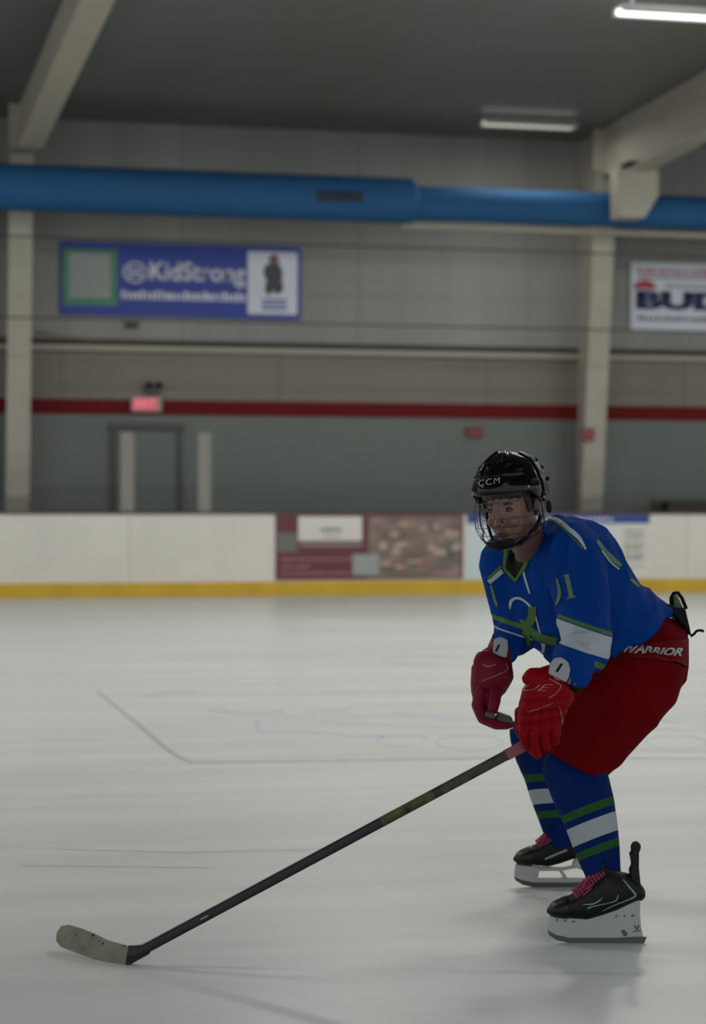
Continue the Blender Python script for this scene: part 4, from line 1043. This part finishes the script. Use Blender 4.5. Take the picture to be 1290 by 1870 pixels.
sewS('silver_swoosh', [(1070, 1654), (1084, 1650), (1108, 1645), (1122, 1640), (1126, 1630)], [3.5, 2, 1.5, 2.5, 2], 'silver', ST, S1, sk)
side_ = -Vector((CF.x, CF.y, 0)).normalized()
q = bmesh.new()
for pts in (((1133, 1698), (1139, 1695), (1145, 1703), (1143, 1708), (1138, 1707)), ((1156, 1688), (1159, 1688), (1162, 1693), (1164, 1687), (1167, 1688), (1163, 1696), (1160, 1695)), ((1155, 1698), (1169, 1696), (1169, 1698), (1155, 1700)),
            ((1123, 1670), (1126, 1669), (1126, 1672), (1123, 1673)), ((1138, 1670), (1141, 1669), (1141, 1672), (1138, 1673)), ((1152, 1669), (1157, 1668), (1157, 1671), (1152, 1673)), ((1016, 1677), (1019, 1677), (1019, 1680), (1016, 1680)), ((1030, 1678), (1034, 1678), (1034, 1681), (1030, 1681)), ((1045, 1680), (1049, 1680), (1049, 1683), (1045, 1683))):
    prism(q, [S1(x, y, .0152) for x, y in pts], side_*.0015)
mks('holder_mark', q, 'doorframe', sk)
sk2, S2 = skate((1018, 1620), 0, 1, True, 'black far skate with open holder')
sewS('silver_lettering', [(1062, 1660), (1080, 1652), (1108, 1641)], [4.5, 5, 4.5], 'silver', bvh(sk2), S2, sk2)

# ================================================================== STICK
gb = G(236, 1761)
dh = (gb-CP).dot(CF)
ST_ = empty('hockey_stick', gb, 'black hockey stick with cream taped blade on the ice, held by the near glove', 'hockey stick')
A = W(262, 1734, dh-.005); B = W(1002, 1338, 6.60)
ax = (B-A).normalized(); sd = CF.cross(ax).normalized(); dp = ax.cross(sd).normalized()
def seg(t0, t1, m, name, g0=1.0, hh=.0148, dd=.0105):
    bm = bmesh.new(); loft(bm, [(A+(B-A)*t, sd*hh*g0, dp*dd*g0, 4.0) for t in (t0, t1)], 20, cap='flat'); return mk(name, bm, m, ST_, smooth=True)
L_ = (B-A).length
def tof(px): return (px-262)/(1002-262)
for o in (seg(0, tof(690), 'stick', 'shaft'), seg(tof(690), tof(785), 'stick_olive', 'olive_print', 1.02), seg(tof(785), tof(800), 'stick', 'shaft'), seg(tof(800), tof(922), 'stick_grey', 'grey_print', 1.02), seg(tof(922), 1.0, 'tapep', 'grip_tape', 1.12)):
    e = o.modifiers.new('e', 'EDGE_SPLIT'); e.split_angle = .6
# small white mark on the lower shaft
bm = bmesh.new(); a = W(368, 1683, dh-.035); b = W(382, 1676, dh-.035); c_t = (370-262)/740
cc = A+(B-A)*c_t - CF*.013 ; prism(bm, [cc-ax*.012-sd*.0015, cc+ax*.012-sd*.0015, cc+ax*.012+sd*.0015, cc-ax*.012+sd*.0015], CF*.003); mk('shaft_mark', bm, 'greyp', ST_)
# blade: top edge, bottom edge (bottom runs along the ice, slightly cupped)
cols = [((104, 1702), (103, 1718)), ((112, 1691), (110, 1728)), ((126, 1689), (124, 1734)), ((148, 1695), (146, 1742)), ((172, 1705), (170, 1750)), ((200, 1718), (196, 1757)), ((233, 1727), (228, 1762))]
colb = [((234, 1727), (229, 1762)), ((246, 1727), (240, 1760)), ((262, 1725), (254, 1752)), ((280, 1716), (274, 1741))]
def blade(cols, m, name, th, dfix=None):
    bm = bmesh.new(); rows = []
    for i, (t, b) in enumerate(cols):
        d = (G(min(228, b[0]), {0: 1742, 1: 1744}.get(i, max(b[1], 1745)) if dfix is None else 1762)-CP).dot(CF) if dfix is None else dh
        if dfix is None:                                   # the blade turns away from the viewer towards the toe
            d = dh + .20*((228-b[0])/124.)**1.3*(1 if b[0] < 228 else 0)
        bz = W(b[0], b[1], d); tz = W(t[0], t[1], d+.004)
        row = [bz-CF*th/2, (bz+tz)/2-CF*(th/2+.003), tz-CF*th/2, tz+CF*th/2, (bz+tz)/2+CF*(th/2-.001), bz+CF*th/2]
        rows.append([bm.verts.new(p) for p in row])
    for a, b in zip(rows, rows[1:]):
        for j in range(6): bm.faces.new((a[j], a[(j+1) % 6], b[(j+1) % 6], b[j]))
    bm.faces.new(rows[0][::-1]); bm.faces.new(rows[-1])
    return mk(name, bm, m, ST_, bevel=.002)
bl_ = blade(cols, 'tapew', 'blade', .010)
tag(bl_, 'scuffed cream taped blade')
blade(colb, 'stick', 'heel', .016, 1)
q = bmesh.new()
rnd = random.Random(11)
T = bvh(bl_)
for (x, y, s_) in ((171, 1708, 3.2), (188, 1723, 2.4), (181, 1719, 1.5), (140, 1708, 1.3), (155, 1731, 1.6), (210, 1738, 1.2), (120, 1712, 1.5), (228, 1728, 1.8), (131, 1738, 1.3)):
    hit, nor, i, dd = T.ray_cast(CP, ray(x, y).normalized())
    if hit is not None: ell(q, hit-CF*.0005, CR*s_*6.4/F, CU*s_*.8*6.4/F, CF*.001, 8, 6)
mks('scuff_mark', q, 'guard', bl_)
